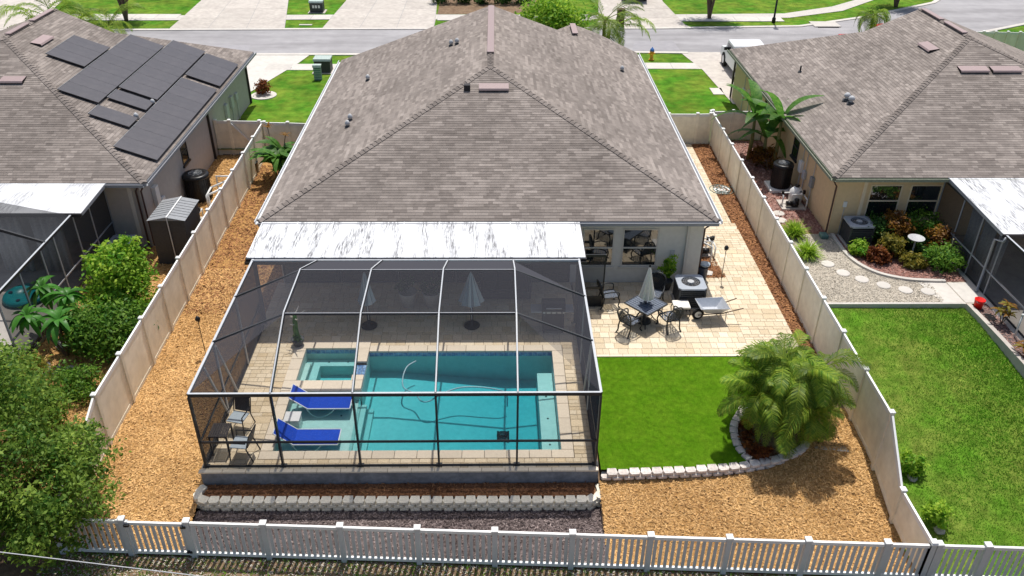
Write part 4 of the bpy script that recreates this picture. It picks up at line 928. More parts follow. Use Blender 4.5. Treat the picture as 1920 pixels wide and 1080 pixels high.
def leafset(t, origin, me_list, n, tilt=(-.2, .5), sc=(.8, 1.15), ph=0., name='leaf'):
    for i in range(n):
        o = bpy.data.objects.new(name, random.choice(me_list)); C.objects.link(o); o.parent = t; o.location = Vector(origin)-worg(t)
        s_ = random.uniform(*sc); o.scale = (s_, s_, s_); o.rotation_euler = (random.uniform(-.2, .2), -random.uniform(*tilt), ph+2*math.pi*i/n*1.0+random.uniform(-.25, .25))
# areca palm by the turf
pb = Vector((8.0, 17.75, -.06))
tr_ = []
for i in range(13):
    a = i*2.4; r_ = .18+.5*(i/13); tr_.append((r_*math.cos(a), r_*math.sin(a)*.8, random.uniform(.8, 2.2)))
palm('bushy clumping palm with arching fronds in the block edged bed by the turf', pb, tr_, 182, .88)
shrub('bromeliad_clump', 'low orange and red leafed plants inside the palm bed edging', 'plant', (6.98, 17.1, -.05), [(6.95, 16.95, .08, .2, .45, .16), (7.1, 16.65, .08, .35, .15, .15), (6.95, 17.6, .08, .2, .3, .14)], 1500, .09, 'leaf_red', 3, trunk=.01)
# big tree bottom left
shrub('oak_tree', 'large dense small leafed green tree overhanging the picket gate', 'tree', (-12.6, 14.6, -.8), [(-12.4, 15.0, 2.5, 1.9, 1.9, 1.7), (-10.6, 14.5, 1.3, 1.6, 1.5, 1.25), (-13.2, 17.2, 1.9, 1.6, 1.4, 1.2), (-10.7, 15.7, 1.0, .9, 1.0, .9), (-12.5, 13.2, 1.7, 1.6, 1.4, 1.4), (-10.5, 13.5, .8, 1.3, .9, .9), (-13.6, 14.9, 2.7, 1.6, 1.9, 1.6)], 44000, .12, 'leaf_oak', 26, trunk=.11, clump=.115, per=52, shell=.35)
# ---------------------------------------------------------------- left neighbour
hl, rl_, lb_, ll_, lrf, LA = make_house('grey stucco house with solar panels on its brown hip roof', 'stucco_taupe', -29.05, -12.87, 28.2, -28.6, -13.3, 28.65, 44.2,
    [(-20.96, 41.2), (-29.05, 43)], [(-20.96, 41.2), (-18.3, 40.8), (-12.87, 44.6)], ('gutter_grey', 'gutter_grey', 'gutter_grey'))
SL = Vector((-1, 0, K)).normalized(); SN = Vector((K, 0, 1)).normalized()
def solar(y0, y1, s0, s1, label):
    q = MB(); o = Vector((-12.87, 0, 2.6)); a = [o+SL*s_+Vector((0, y, 0))+SN*.13 for s_, y in ((s0, y0+.006), (s0, y1-.006), (s1, y1-.006), (s1, y0+.006))]
    c_ = sum(a, Vector())/4; t = thing('solar_panel', label, 'solar panel', (c_.x, c_.y, c_.z-.1), 'solar panels on the grey house roof')
    q.add([p for p in a]+[p-SN*.035 for p in a], [(0, 1, 2, 3), (7, 6, 5, 4), (0, 4, 5, 1), (1, 5, 6, 2), (2, 6, 7, 3), (3, 7, 4, 0)]); q.build('module', 'solar', t)
    q = MB()
    for s_ in (s0+.3, s1-.3): q.beam(o+SL*s_+Vector((0, y0+.03, 0))+SN*.055, o+SL*s_+Vector((0, y1-.03, 0))+SN*.055, .04, .07)
    q.build('mounting_rail', 'gutter_dark', t)
    q = MB(); q.beam(a[3]+SN*.004-SL*.012, a[2]+SN*.004-SL*.012, .02, .01); q.build('frame_edge', 'grey_plastic', t)
LBL = ['solar panel in the short upper row of three nearest the ridge', 'solar panel in the row of eight next below the upper three', 'solar panel in the row of seven beside the bare gap', 'solar panel in the short block of three at the street end of the eave', 'solar panel in the long row of eight along the gutter']
for r_, (y0, n, w_, s0, s1) in enumerate(((35.85, 3, .95, 5.17, 6.77), (33.0, 8, 1.0, 3.49, 5.09), (35.0, 7, 1.015, 1.83, 3.43), (38.55, 3, 1.12, .13, 1.73), (29.93, 8, 1.02, .13, 1.75))):
    for i in range(n): solar(y0+i*w_, y0+(i+1)*w_, s0, s1, LBL[r_])
solar(33.72, 34.72, 1.85, 3.43, 'solar panel with open roof on one side, next to the bare gap'); solar(31.82, 32.82, 1.85, 3.43, 'lone solar panel below the bare gap on the grey house roof')
box_vent(75, 110, 88, lrf, rl_, axis=(0, 1.25, 0)); box_vent(0, 44, 157, lb_, rl_)
ridge_vent((-20.96, 36.6, LA[2]), (-20.96, 38.4, LA[2]), rl_, .25); ridge_vent((-20.96, 38.8, LA[2]), (-20.96, 40.9, LA[2]), rl_, .25)
for x, y in ((287, 196), (256, 222)): turbine_vent(x, y, lrf, rl_, .05, .16)
window(hl, 33.2, 33.95, 1.08, 2.1, -13.3, 'bronze_metal', n_=1, axis='y')
for y in (37.0, 44.0): q = MB(); q.bx(-13.298, y, -.3, -13.2, y+.09, 2.43); q.build('downspout', 'gutter_dark', hl)
for y, z0, z1, d in ((39.6, .75, 1.45, .14), (40.6, .9, 1.5, .12), (41.5, 1.0, 1.35, .1), (29.6, .9, 1.75, .16), (30.15, .55, 1.0, .1)):
    q = MB(); q.bx(-13.298, y, z0, -13.298+d, y+.35, z1); e_ = q.build('meter_box', 'galv' if y > 35 else 'white_plastic', hl, bevel=.015); q = MB(); q.tube([(-13.25, y+.17, z0), (-13.25, y+.17, -.3)], .025); q.build('conduit', 'galv', e_)
downspout(hl, -13.22, 28.58, 2.45, 'downspout_brown', z0=-.3, bend=(.2, .2), elbow=(.25, -.2)); downspout(hl, -13.42, 28.58, 2.45, 'downspout_brown', z0=-.3, bend=(.2, .2), elbow=(.1, -.3))
q = MB(); q.bx(-13.75, 28.6, -.3, -13.6, 28.648, 2.42); q.build('corner_trim', 'trim_grey', hl)
sheet('patio', [(-30, 20.5), (-14.75, 20.5), (-14.75, 28.6), (-30, 28.6)], 'concrete', z=-.05)
q = MB(); q.bx(-30, 20.5, -.4, -14.74, 28.62, -.06); tag(q.build('foundation_slab', 'concrete'), kind='structure')
def pan_roof(label, x0, x1, y0, y1, z0, z1, mat, n):
    t = thing('lanai_roof', label, 'roof', ((x0+x1)/2, y0, z0))
    for i in range(n):
        a = x0+(x1-x0)*i/n; b_ = x0+(x1-x0)*(i+1)/n; q = MB(); q.slab([(a+.004, y0, z0), (b_-.004, y0, z0), (b_-.004, y1, z1), (a+.004, y1, z1)], .07); q.build('roof_panel', mat, t)
    q = MB(); q.beam((x0, y0-.04, z0-.06), (x1, y0-.04, z0-.06), .07, .12); q.build('gutter', 'gutter_dark', t)
    for x in (x0-.012, x1+.012): q = MB(); q.beam((x, y0, z0-.035), (x, y1, z1-.035), .02, .12); q.build('fascia', 'gutter_grey', t)
    return t
pan_roof('clean white pan roof over the lanai of the grey house', -29, -14.25, 26.0, 28.18, 2.5, 2.6, 'pan_roof_clean', 12)
def cage_wall(label, X, ys, zt, zb=-.05, door=None, name='screen_enclosure', thick=.05):
    t = thing(name, label, 'enclosure', (X, ys[0], zb))
    for y in ys: bar('post', (X, y, zb), (X, y, zt-.03), thick, thick, 'gutter_grey', t)
    a = bar('top_rail', (X, ys[0], zt), (X, ys[-1], zt), .06, .08, 'bronze_metal', t); bar('rail_cap', (X, ys[0], zt+.046), (X, ys[-1], zt+.046), .06, .012, 'alu_metal', a)
    bar('chair_rail', (X, ys[0], .82), (X, ys[-1], .82), .04, .05, 'gutter_grey', t); bar('base_rail', (X, ys[0], zb+.03), (X, ys[-1], zb+.03), .04, .05, 'bronze_metal', t)
    for y0, y1 in zip(ys, ys[1:]): scr([(X, y0, zb), (X, y1, zb), (X, y1, zt), (X, y0, zt)], 'screen_dark', t)
    return t
cl_ = cage_wall('dark screened pool cage wall attached to the lanai of the grey house', -14.6, [20.8, 22.2, 23.6, 24.5, 26.0, 27.2, 28.6], 2.42)
bar('roof_beam', (-14.6, 24.0, 2.44), (-18.5, 24.6, 3.4), .05, .1, 'bronze_metal', cl_)
scr([(-14.6, 20.8, 2.44), (-14.6, 25.95, 2.44), (-18.5, 25.95, 3.3), (-18.5, 20.8, 3.3)], 'screen_dark', cl_)
for x in (-15.8, -17.2):   # curtains on the lanai
    q = MB(); n = 14; vs = []
    for i in range(n+1): vs += [(x-.5+i*.075, 26.3+.05*math.sin(i*1.9), 0), (x-.5+i*.075, 26.3+.03*math.sin(i*1.9), 2.3)]
    q.add(vs, [(2*i, 2*i+2, 2*i+3, 2*i+1) for i in range(n)]); o = q.build('curtain', 'curtain', smooth=True); s_ = o.modifiers.new('solid', 'SOLIDIFY'); s_.thickness = .01
    tag(o, 'pale curtain beside the teal float in the grey house lanai' if x > -16 else 'pale curtain deep inside the grey house lanai', 'curtain', 'lanai curtains of the grey house')
fl_ = thing('pool_float', 'round teal float lying on the patio in the dark screen cage', 'float', (-16.2, 24.6, -.045))
q = MB(); q.lathe([(.25, .0), (.62, .0), (.75, .08), (.7, .18), (.5, .2), (.35, .13), (.25, .08)], (-16.2, 24.6, -.045), 28); q.build('ring', 'teal_plastic', fl_, smooth=True)
q = MB(); q.lathe([(.26, .03), (.26, .06)], (-16.2, 24.6, -.045), 20); q.build('floor_disc', 'teal_plastic', fl_)
for i in range(4): q = MB(); a = i*1.57; q.lathe([(.07, .21), (.07, .225)], (-16.2+.5*math.cos(a), 24.6+.5*math.sin(a), -.045), 12); q.build('cup_holder', 'navy_plastic', fl_)
# ground of the left yard
LY = [(-14.7, 14.4), (lf(14.4)-.05, 14.4), (lf(37.6)-.05, 37.6), (-13.3, 37.6), (-13.3, 28.6), (-14.7, 28.6)]
sheet('mulch_bed', LY, 'mulch', z=-.31); chips('mulch', LY, 'mulch_chip', 240, (.04, .12), z=-.3, label='pale straw mulch in the yard of the grey house', bias=.8)
ST = {}
def stone(label, x, y, z, r, group):
    q = MB(); q.sphere((0, 0, 0), r, 4, .55); q.v = [tuple(c_*random.uniform(.78, 1.15) for c_ in p) for p in q.v]; q.v = [(a+x, b_+y, max(c_, -r*.4)+z+r*.3) for a, b_, c_ in q.v]
    o = q.build('rock', 'stone'); tag(o, label, 'rock', group)
for i in range(22):
    px, py = random.choice(((130, 640), (110, 690), (85, 715), (95, 740))); p = U(px+random.uniform(-25, 25), py+random.uniform(-15, 15), -.3); stone('grey garden rock in the rock pile under the plumeria', p.x, p.y, -.3, random.uniform(.08, .2), 'rocks under the plumeria')
shrub('lime_shrub', 'tall bright lime green shrub beside the left fence', 'shrub', (-12.1, 23.0, -.32), [(-12.2, 23.6, 1.7, .8, .8, .8), (-12.3, 23.3, .8, 1.05, .95, .8), (-11.9, 23.9, 2.3, .35, .35, .5), (-13.1, 23.9, 1.7, .4, .3, .4)], 9000, .15, 'leaf_lime', 10, clump=.2)
shrub('round_bush', 'wide dense green bush in front of the lime shrub', 'bush', (-12.3, 21.7, -.32), [(-12.3, 21.7, .55, 1.15, .8, .75), (-11.8, 22.2, .6, .8, .6, .65), (-12.9, 21.8, .7, .7, .6, .7)], 9000, .13, 'leaf_mid', 8, clump=.2)
for k, (px, py, z, n, lab) in enumerate(((40, 700, .3, 2800, 'loose yellowish shrub beside the black iron fence'), (150, 720, .1, 2000, 'low olive shrub beside the rock pile'), (75, 770, .5, 4200, 'grey green shrub behind the oak tree'))):
    p = U(px, py, z); shrub('shrub', lab, 'shrub', (p.x, p.y, -.32), [(p.x, p.y, z, .75, .6, .5), (p.x-.4, p.y+.1, z*.7, .5, .5, .4)], n, .12, ['leaf_yellow', 'leaf_mid', 'leaf_oak'][k], 6)
pm = thing('plumeria', 'plumeria with rosettes of long glossy leaves beside the screen cage', 'plant', (-13.6, 21.6, -.32))
PLM = [leaf_mesh(.68, .2, .7, mat='leaf_plumeria'), leaf_mesh(.6, .19, .9, mat='leaf_plumeria'), leaf_mesh(.5, .17, .5, mat='leaf_plumeria')]
for px, py, z in ((78, 540, 1.5), (125, 555, 1.4), (50, 592, 1.2), (108, 600, 1.25)):
    p = U(px, py, z); q = MB(); q.tube(spline([(-13.6, 21.6, -.36), ((p.x-13.6)/2, (p.y+21.6)/2, .5), p], 4), [.05-.003*i for i in range(9)], 7); q.build('branch', 'bark', pm, smooth=True)
    leafset(pm, p, PLM, 11, (-.1, .5)); leafset(pm, p+Vector((0, 0, -.06)), PLM, 12, (-.75, -.2), ph=.3)
ir = thing('iron_fence', 'short black iron picket fence beside the plumeria', 'fence', (-14.7, 19.9, -.32))
p0_, p1_ = Vector((-14.62, 20.75, -.3)), Vector((-14.5, 18.6, -.3))
for z in (.15, .95): bar('rail', p0_+Vector((0, 0, z)), p1_+Vector((0, 0, z)), .03, .04, 'black_metal', ir)
for i in range(20): p = p0_.lerp(p1_, i/19); bar('picket', p+Vector((0, 0, .02)), p+Vector((0, 0, 1.05)), .022, .022, 'black_metal', ir)
# equipment by the left house
def ac_unit(label, x, y, z, s_=.42, h_=.88, group=None, rz=0.):
    t = thing('ac_condenser', label, 'air conditioner', (x, y, z), group)
    q = MB(); q.bx(x-s_-.08, y-s_-.08, z, x+s_+.08, y+s_+.08, z+.06); q.build('pad', 'concrete', t)
    q = MB(); q.bx(x-s_+.03, y-s_+.03, z+.062, x+s_-.03, y+s_-.03, z+h_-.05); body = q.build('body', 'gutter_dark', t)
    for i in range(9):
        zz = z+.11+i*(h_-.2)/9; q = MB()
        for a, b_ in (((x-s_, y-s_), (x+s_, y-s_)), ((x+s_, y-s_), (x+s_, y+s_)), ((x+s_, y+s_), (x-s_, y+s_)), ((x-s_, y+s_), (x-s_, y-s_))): q.beam((*a, zz), (*b_, zz), .03, .045)
        q.build('louver', 'dark_plastic', t)
    for dx in (-1, 1):
        for dy in (-1, 1): q = MB(); q.bx(x+dx*s_-.03, y+dy*s_-.03, z+.063, x+dx*s_+.03, y+dy*s_+.03, z+h_-.04); q.build('corner_post', 'dark_plastic', t)
    q = MB(); n = 28; ro = s_+.05; ri = s_*.76
    sq = [(ro*max(-1, min(1, 1.3*math.cos(2*math.pi*i/n))), ro*max(-1, min(1, 1.3*math.sin(2*math.pi*i/n)))) for i in range(n)]; rg = [(ri*math.cos(2*math.pi*i/n), ri*math.sin(2*math.pi*i/n)) for i in range(n)]
    vs = [(x+a, y+b_, z+h_) for a, b_ in sq]+[(x+a, y+b_, z+h_+.02) for a, b_ in rg]+[(x+a, y+b_, z+h_-.06) for a, b_ in sq]+[(x+a, y+b_, z+h_-.1) for a, b_ in rg]
    q.add(vs, [f for i in range(n) for j in [(i+1) % n] for f in ((i, j, n+j, n+i), (2*n+i, 2*n+j, j, i), (n+i, n+j, 3*n+j, 3*n+i))]); tp = q.build('top_cover', 'ac_top', t)
    q = MB()
    for k in range(5): r_ = ri*(k+.9)/5; q.tube([(x+r_*math.cos(2*math.pi*i/24), y+r_*math.sin(2*math.pi*i/24), z+h_+.015) for i in range(25)], .006, 4)
    for k in range(12): a = k*math.pi/6; q.tube([(x+.1*math.cos(a), y+.1*math.sin(a), z+h_+.02), (x+ri*math.cos(a), y+ri*math.sin(a), z+h_+.015)], .005, 4)
    q.build('fan_guard', 'grey_plastic', tp)
    q = MB(); q.lathe([(.11, -.04), (.11, .03), (.02, .045)], (x, y, z+h_), 16); q.build('motor_cap', 'galv', tp)
    q = MB()
    for k in range(3):
        a = k*2.09; c_, s2 = math.cos(a), math.sin(a); q.add([(x+.08*c_-.03*s2, y+.08*s2+.03*c_, z+h_-.08), (x+ri*.95*c_-.12*s2, y+ri*.95*s2+.12*c_, z+h_-.06), (x+ri*.95*c_+.12*s2, y+ri*.95*s2-.12*c_, z+h_-.1), (x+.08*c_+.03*s2, y+.08*s2-.03*c_, z+h_-.1)], [(0, 1, 2, 3)])
    q.build('fan_blade', 'black_plastic', tp); return t
ac_unit('air conditioner half hidden by the lime shrub at the grey house', -14.0, 27.7, -.3, .4, .8)
def barrel(label, x, y, z, r, h_, name='pool_heater'):
    t = thing(name, label, 'pool heater', (x, y, z)); q = MB(); n = 40
    prof = [(r*.98, 0), (r, .05), (r*.97, h_*.8), (r*.97, h_*.82)]; q.lathe(prof, (x, y, z), n); q.build('body', 'black_plastic', t, smooth=False)
    q = MB()
    for i in range(30): a = i*2*math.pi/30; q.beam((x+r*1.0*math.cos(a), y+r*1.0*math.sin(a), z+.05), (x+r*.985*math.cos(a), y+r*.985*math.sin(a), z+h_*.8), .02, .02)
    q.build('rib', 'black_plastic', t)
    q = MB(); q.lathe([(r*1.04, h_*.82), (r*1.06, h_*.86), (r*1.0, h_*.93), (r*.6, h_*.95), (r*.55, h_*.9)], (x, y, z), n); tp = q.build('lid', 'black_plastic', t, smooth=True)
    q = MB()
    for k in range(4): rr = r*.13*(k+1); q.tube([(x+rr*math.cos(2*math.pi*i/20), y+rr*math.sin(2*math.pi*i/20), z+h_*.955) for i in range(21)], .008, 4)
    for k in range(8): a = k*math.pi/4; q.beam((x, y, z+h_*.95), (x+r*.6*math.cos(a), y+r*.6*math.sin(a), z+h_*.95), .012, .012)
    q.build('fan_guard', 'grey_plastic', tp); return t
barrel('round black ribbed pool heater beside the grey house wall', -12.75, 32.9, -.3, .52, 1.25)
def pumpset(label, x, y, z, s_=1., filt='grey_plastic', flip=1):
    t = thing('pool_pump_set', label, 'pool pump', (x, y, z))
    q = MB(); q.bx(x-.5*s_, y-.45*s_, z, x+.5*s_, y+.45*s_, z+.06); q.build('pad', 'concrete', t)
    q = MB(); q.lathe([(.22, .06), (.27, .1), (.29, .45), (.27, .6), (.16, .74), (.08, .78)], (x-.2*flip, y+.2, z), 20); f_ = q.build('filter_tank', filt, t, smooth=True)
    q = MB(); q.lathe([(.08, .78), (.1, .8), (.1, .86), (.04, .88)], (x-.2*flip, y+.2, z), 14); q.build('gauge_cap', 'black_plastic', f_)
    q = MB(); q.tube([(x+.05*flip, y-.25, z+.22), (x+.3*flip, y-.25, z+.22)], .11, 14); q.build('motor', 'black_plastic', t, smooth=True)
    q = MB(); q.tube([(x-.18*flip, y-.25, z+.2), (x+.05*flip, y-.25, z+.2)], .13, 14); q.tube([(x-.12*flip, y-.25, z+.25), (x-.12*flip, y-.25, z+.42)], .1, 14); q.build('strainer', 'black_plastic', t, smooth=True)
    for pts in ([(x-.12, y-.25, z+.5), (x-.12, y-.25, z+.62), (x+.3, y-.25, z+.62), (x+.3, y+.2, z+.62), (x+.3, y+.2, z+.05)], [(x+.05*flip, y+.2, z+.5), (x+.42*flip, y+.2, z+.5), (x+.42*flip, y-.1, z+.5), (x+.42*flip, y-.1, z+.05)], [(x+.5, y-.4, z+.05), (x+.5, y-.4, z+.45), (x+.5, y+.4, z+.45), (x+.5, y+.4, z+.05)]):
        q = MB(); q.tube(pts, .032, 8); q.build('pipe', 'white_plastic', t, smooth=True)
    for dx, dy in ((.3, .0), (.42*flip, .05), (.5, .1)): q = MB(); q.bx(x+dx-.05, y+dy-.05, z+.5, x+dx+.05, y+dy+.05, z+.66); q.build('valve', 'black_plastic', t, bevel=.015)
    return t
pumpset('grey pool filter with white pipes between the black heater and the shed', -12.55, 30.6, -.3)
pp = thing('pipe_rack', 'white plastic pipes and tarp between the black heater and the fence', 'pipes', (-11.6, 32.4, -.3))
for pts in ([(-12.0, 33.2, -.25), (-12.0, 33.2, .6), (-11.3, 33.2, .6)], [(-12.1, 32.6, .35), (-11.2, 33.9, .35)], [(-12.1, 32.2, .2), (-11.3, 33.4, .2)], [(-11.9, 31.6, -.25), (-11.9, 31.6, .5), (-11.5, 32.2, .5)], [(-12.1, 31.9, -.25), (-12.1, 31.9, .3), (-12.1, 32.6, .35)]): q = MB(); q.tube(pts, .04, 8); q.build('pipe', 'white_plastic', pp, smooth=True)
q = MB(); nx = 8
vs = [(-11.75+.5*(i/nx)+.05*math.sin(j), 30.9+2.2*j/nx, -.25+.55*(i/nx)+.06*math.sin(i*2.1+j*1.7)) for i in range(nx+1) for j in range(nx+1)]
q.add(vs, [(i*(nx+1)+j, (i+1)*(nx+1)+j, (i+1)*(nx+1)+j+1, i*(nx+1)+j+1) for i in range(nx) for j in range(nx)]); q.build('tarp', 'white_plastic', pp, smooth=True)
sh = thing('storage_shed', 'dark grey plastic garden shed with pale gabled lid beside the left fence', 'shed', (-12.1, 28.2, -.3))
sx0, sx1, sy0, sy1, sz = -12.62, -11.35, 27.3, 28.9, 1.55
q = MB(); q.bx(sx0, sy0, -.3, sx1, sy1, sz); q.build('body', 'dark_plastic', sh, bevel=.02)
q = MB(); xm = (sx0+sx1)/2; q.add([(sx0-.06, sy0-.06, sz), (sx1+.06, sy0-.06, sz), (sx1+.06, sy1+.06, sz), (sx0-.06, sy1+.06, sz), (xm, sy0-.06, sz+.14), (xm, sy1+.06, sz+.14)], [(0, 1, 4), (2, 3, 5), (0, 4, 5, 3), (1, 2, 5, 4), (3, 2, 1, 0)]); lid = q.build('lid', 'grey_plastic', sh)
for i in range(1, 8):
    q = MB(); y = sy0+i*(sy1-sy0)/8; q.beam((sx0-.05, y, sz+.006), (xm, y, sz+.145), .012, .01); q.beam((xm, y, sz+.145), (sx1+.05, y, sz+.006), .012, .01); q.build('lid_rib', 'dark_plastic', lid)
q = MB(); q.beam((xm+.05, sy0-.08, sz+.15), (xm+.05, sy1+.08, sz+.15), .05, .012); q.beam((xm+.05, sy0-.075, sz+.14), (xm+.05, sy0-.03, -.2), .03, .02); q.build('strap', 'white_plastic', sh)
for x in (xm-.02, xm+.02): q = MB(); q.bx(x-.006, sy0-.012, -.28, x+.006, sy0-.002, sz-.04); q.build('door_edge', 'black_plastic', sh)
q = MB(); q.lathe([(.22, 0), (.27, .5), (.29, .52), (.24, .5), (.2, .1)], (-11.15, 35.6, -.31), 18); tag(q.build('plant_pot', 'black_plastic', smooth=True), 'black plastic bin beside the left fence near the gate', 'pot')
# leafy plant against the left fence on the pool side
BN = [leaf_mesh(1.3, .42, .6), leaf_mesh(1.1, .4, .85), leaf_mesh(1.45, .42, .4)]
bp_ = thing('ginger_plant', 'clump of broad dark green leaves between the fence and the house wall', 'plant', (-9.75, 34.9, -.36))
for dx, dy in ((0, 0), (.35, .15), (-.3, .25), (.15, -.35), (-.2, -.2), (.5, -.1), (.1, .5)):
    top = Vector((-9.75+dx, 34.9+dy, .55+random.uniform(-.1, .3))); q = MB(); q.tube([(-9.75+dx*.5, 34.9+dy*.5, -.4), top], [.05, .03], 7); q.build('stem', 'palm_stem', bp_, smooth=True)
    leafset(bp_, top, BN, 8, (-.05, .8), (.6, .95), ph=dx*5)
for px, py, z in ((502, 240, 1.6), (590, 255, 1.5)):
    p = U(px if px < 520 else 535, py, z); leafset(bp_, p, [leaf_mesh(.35, .09, .4, mat='leaf_croton')] if px < 600 else [], 8, (0, .8), name='flower_leaf'); q = MB(); q.tube([(-9.8, 34.95, -.35), p], .02, 6); q.build('stem', 'bark', bp_)
# ---------------------------------------------------------------- right neighbour
hr, rr_, rbk, rlf, rrt, RA = make_house('tan stucco house with brown hip roof beyond the right fence', 'stucco_tan', 12.78, 29.1, 28.72, 13.15, 28.7, 29.1, 45.0,
    [(20.94, 41.9), (18.2, 41.5), (12.78, 45.4)], [(20.94, 41.9), (29.1, 44)], ('gutter_green', 'gutter_green', 'gutter_grey'))
ridge_vent((20.94, 37.3, RA[2]), (20.94, 39.2, RA[2]), rr_, .25); ridge_vent((20.94, 39.6, RA[2]), (20.94, 41.6, RA[2]), rr_, .25)
box_vent(1800, 1854, 137, rbk, rr_); box_vent(1860, 1915, 137, rbk, rr_); box_vent(1722, 1745, 85, rlf, rr_, axis=(0, -1.2, 0))
for x, y in ((1587, 188), (1595, 194)): turbine_vent(x, y, rlf, rr_, .07, .26)
turbine_vent(1500, 135, rlf, rr_, .04, .3, 'black_plastic', False)
window(hr, 14.42, 15.66, .72, 2.14, 29.1, 'trim_tan', sash=.52); window(hr, 15.98, 17.2, .72, 2.14, 29.1, 'trim_tan', sash=.52)
window(hr, 33.75, 34.45, 1.1, 2.1, 13.15, 'bronze_metal', n_=-1, axis='y')
q = MB(); q.bx(14.12, 29.03, 0, 14.25, 29.098, 2.42); q.build('corner_trim', 'trim_tan', hr); q = MB(); q.bx(13.5, 29.05, 1.2, 13.64, 29.098, 1.42); e_ = q.build('outlet_box', 'white_plastic', hr); q = MB(); q.tube([(13.57, 29.07, 1.2), (13.57, 29.07, 0)], .015); q.build('conduit', 'galv', e_)
downspout(hr, 13.05, 29.02, 2.45, 'downspout_brown', bend=(-.2, .15), elbow=(-.05, -.25)); 
q = MB(); q.bx(13.06, 38.9, 0, 13.148, 39.0, 2.43); q.build('downspout', 'gutter_dark', hr); q = MB(); q.bx(13.06, 45.05, 0, 13.148, 45.14, 2.43); q.build('downspout', 'gutter_dark', hr)
for y, z0, z1, d, m_ in ((32.8, .95, 1.45, .15, 'white_plastic'), (32.3, .85, 1.2, .12, 'galv'), (31.35, .9, 1.35, .12, 'grey_plastic'), (41.5, 1.0, 1.6, .14, 'trim_tan'), (42.6, .9, 1.3, .1, 'white_plastic')):
    q = MB(); q.bx(13.148-d, y, z0, 13.148, y+.3, z1); e_ = q.build('meter_box', m_, hr, bevel=.015); q = MB(); q.tube([(13.1, y+.15, z0), (13.1, y+.15, 0)], .022); q.build('conduit', 'galv', e_); q = MB(); q.tube([(13.1, y+.15, z1), (13.1, y+.15, 2.4)], .018); q.build('conduit', 'galv', e_)
pan_roof('white pan roof streaked with dark mildew over the lanai of the tan house', 17.1, 30, 24.6, 28.7, 2.42, 2.6, 'pan_roof_old', 10)
cr_ = cage_wall('dark screened lanai wall beside the flower bed of the tan house', 17.2, [14.5, 16.5, 18.5, 20.5, 22.4, 24.6, 26.0, 27.4, 29.0], 2.36, 0)
q = MB(); q.tube([(17.18, 24.5, 2.34), (17.12, 24.45, 2.2), (17.1, 24.9, 2.05), (17.1, 24.9, .1), (17.0, 24.75, .04)], .045, 8); q.build('downspout', 'gutter_grey', cr_, smooth=True)
q = MB(); q.bx(17.0, 14.4, -.5, 17.19, 29.08, -.002); tag(q.build('foundation_slab', 'concrete_white'), kind='structure')
sheet('patio', [(17.2, 14.5), (30, 14.5), (30, 29), (17.2, 29)], 'concrete', z=-.02)
for y, w_, cl in ((26.9, .5, 'wide pale curtain in the lanai nearest the tan house windows'), (26.0, .45, 'tied pale curtain in the middle of the tan house lanai'), (25.1, .3, 'narrow pale curtain by the downspout of the tan house lanai')):
    q = MB(); n = 12; vs = []
    for i in range(n+1): s_ = (i/n-.5)*w_*2; vs += [(17.55+.05*math.sin(i*2.2), y+s_*.55, .05), (17.55+.03*math.sin(i*2.2), y+s_, 2.3)]
    q.add(vs, [(2*i, 2*i+2, 2*i+3, 2*i+1) for i in range(n)]); o = q.build('curtain', 'curtain', smooth=True); s_ = o.modifiers.new('solid', 'SOLIDIFY'); s_.thickness = .01
    tag(o, cl, 'curtain', 'lanai curtains of the tan house')
# right yard ground
gx = lambda y: rf(y)+.08
sheet('gravel_path', [(gx(24), 24.0), (17.0, 24.0), (17.0, 29.08), (gx(29.1), 29.08)], 'gravel', z=0.); chips('gravel', [(gx(24), 24.05), (15.6, 24.05), (15.6, 25.3), (13.3, 26.5), (13.2, 29), (gx(29), 29)], 'gravel_chip', 700, (.02, .045), W=.8, z=.003, label='loose pale gravel round the round stepping stones', cat='gravel')
rk = [(gx(29), 29.08), (13.12, 29.08), (13.12, 38.8), (gx(38.8), 38.8)]
sheet('rock_bed', rk, 'rock_red', z=-.01); chips('gravel', rk, 'rock_chip', 420, (.03, .09), W=.6, z=-.006, label='red lava rock between the right fence and the tan house', cat='gravel')
sheet('lawn', [(gx(13.2)-.05, 13.2), (24, 12.6), (24, 20), (16.9, 20.3), (16.3, 23.95), (gx(24), 23.95)], 'lawn_yard', zf=Z, cuts=[('y', v) for v in (13.5, 23)], dz=0)
grass('grass', [(gx(13.2), 13.25), (17, 13.0), (16.75, 20.3), (16.3, 23.9), (gx(24), 23.9)], 'blade', 1500, (.03, .085), zf=Z, label='patchy green lawn grass beyond the right fence')
q = MB(); q.bx(gx(24)-.03, 23.93, -.3, 16.25, 24.04, .05); tag(q.build('lawn_kerb', 'concrete_white', bevel=.012), 'straight pale concrete kerb between the gravel and the lawn', 'kerb')
bed_c = [(13.3, 29.0), (13.3, 27.6), (13.5, 26.7), (14.0, 26.0), (14.8, 25.6), (15.6, 25.48), (16.2, 25.45)]
tag(kerb([tuple(p[:2]) for p in spline([(*p, 0) for p in bed_c], 6)], .14, .1, 'bed_kerb', 'concrete_white', -.02), 'curved pale concrete kerb round the flower bed', 'kerb')
del bpy.data.objects['bed_kerb']['kind']
sheet('planting_bed', bed_c+[(17.0, 25.45), (17.0, 29.05)], 'rock_red', z=.006); chips('gravel', bed_c+[(17.0, 25.45), (17.0, 29.05)], 'rock_chip', 300, (.03, .07), W=.6, z=.009, label='pink lava rock in the flower bed of the tan house', cat='gravel')
sheet('pavement', [(15.5, 24.06), (16.25, 24.06), (16.2, 25.38), (15.2, 25.38)], 'concrete_white', z=.012); sheet('pavement', [(16.29, 24.06), (16.98, 24.06), (16.98, 25.38), (16.24, 25.38)], 'concrete_white', z=.012)
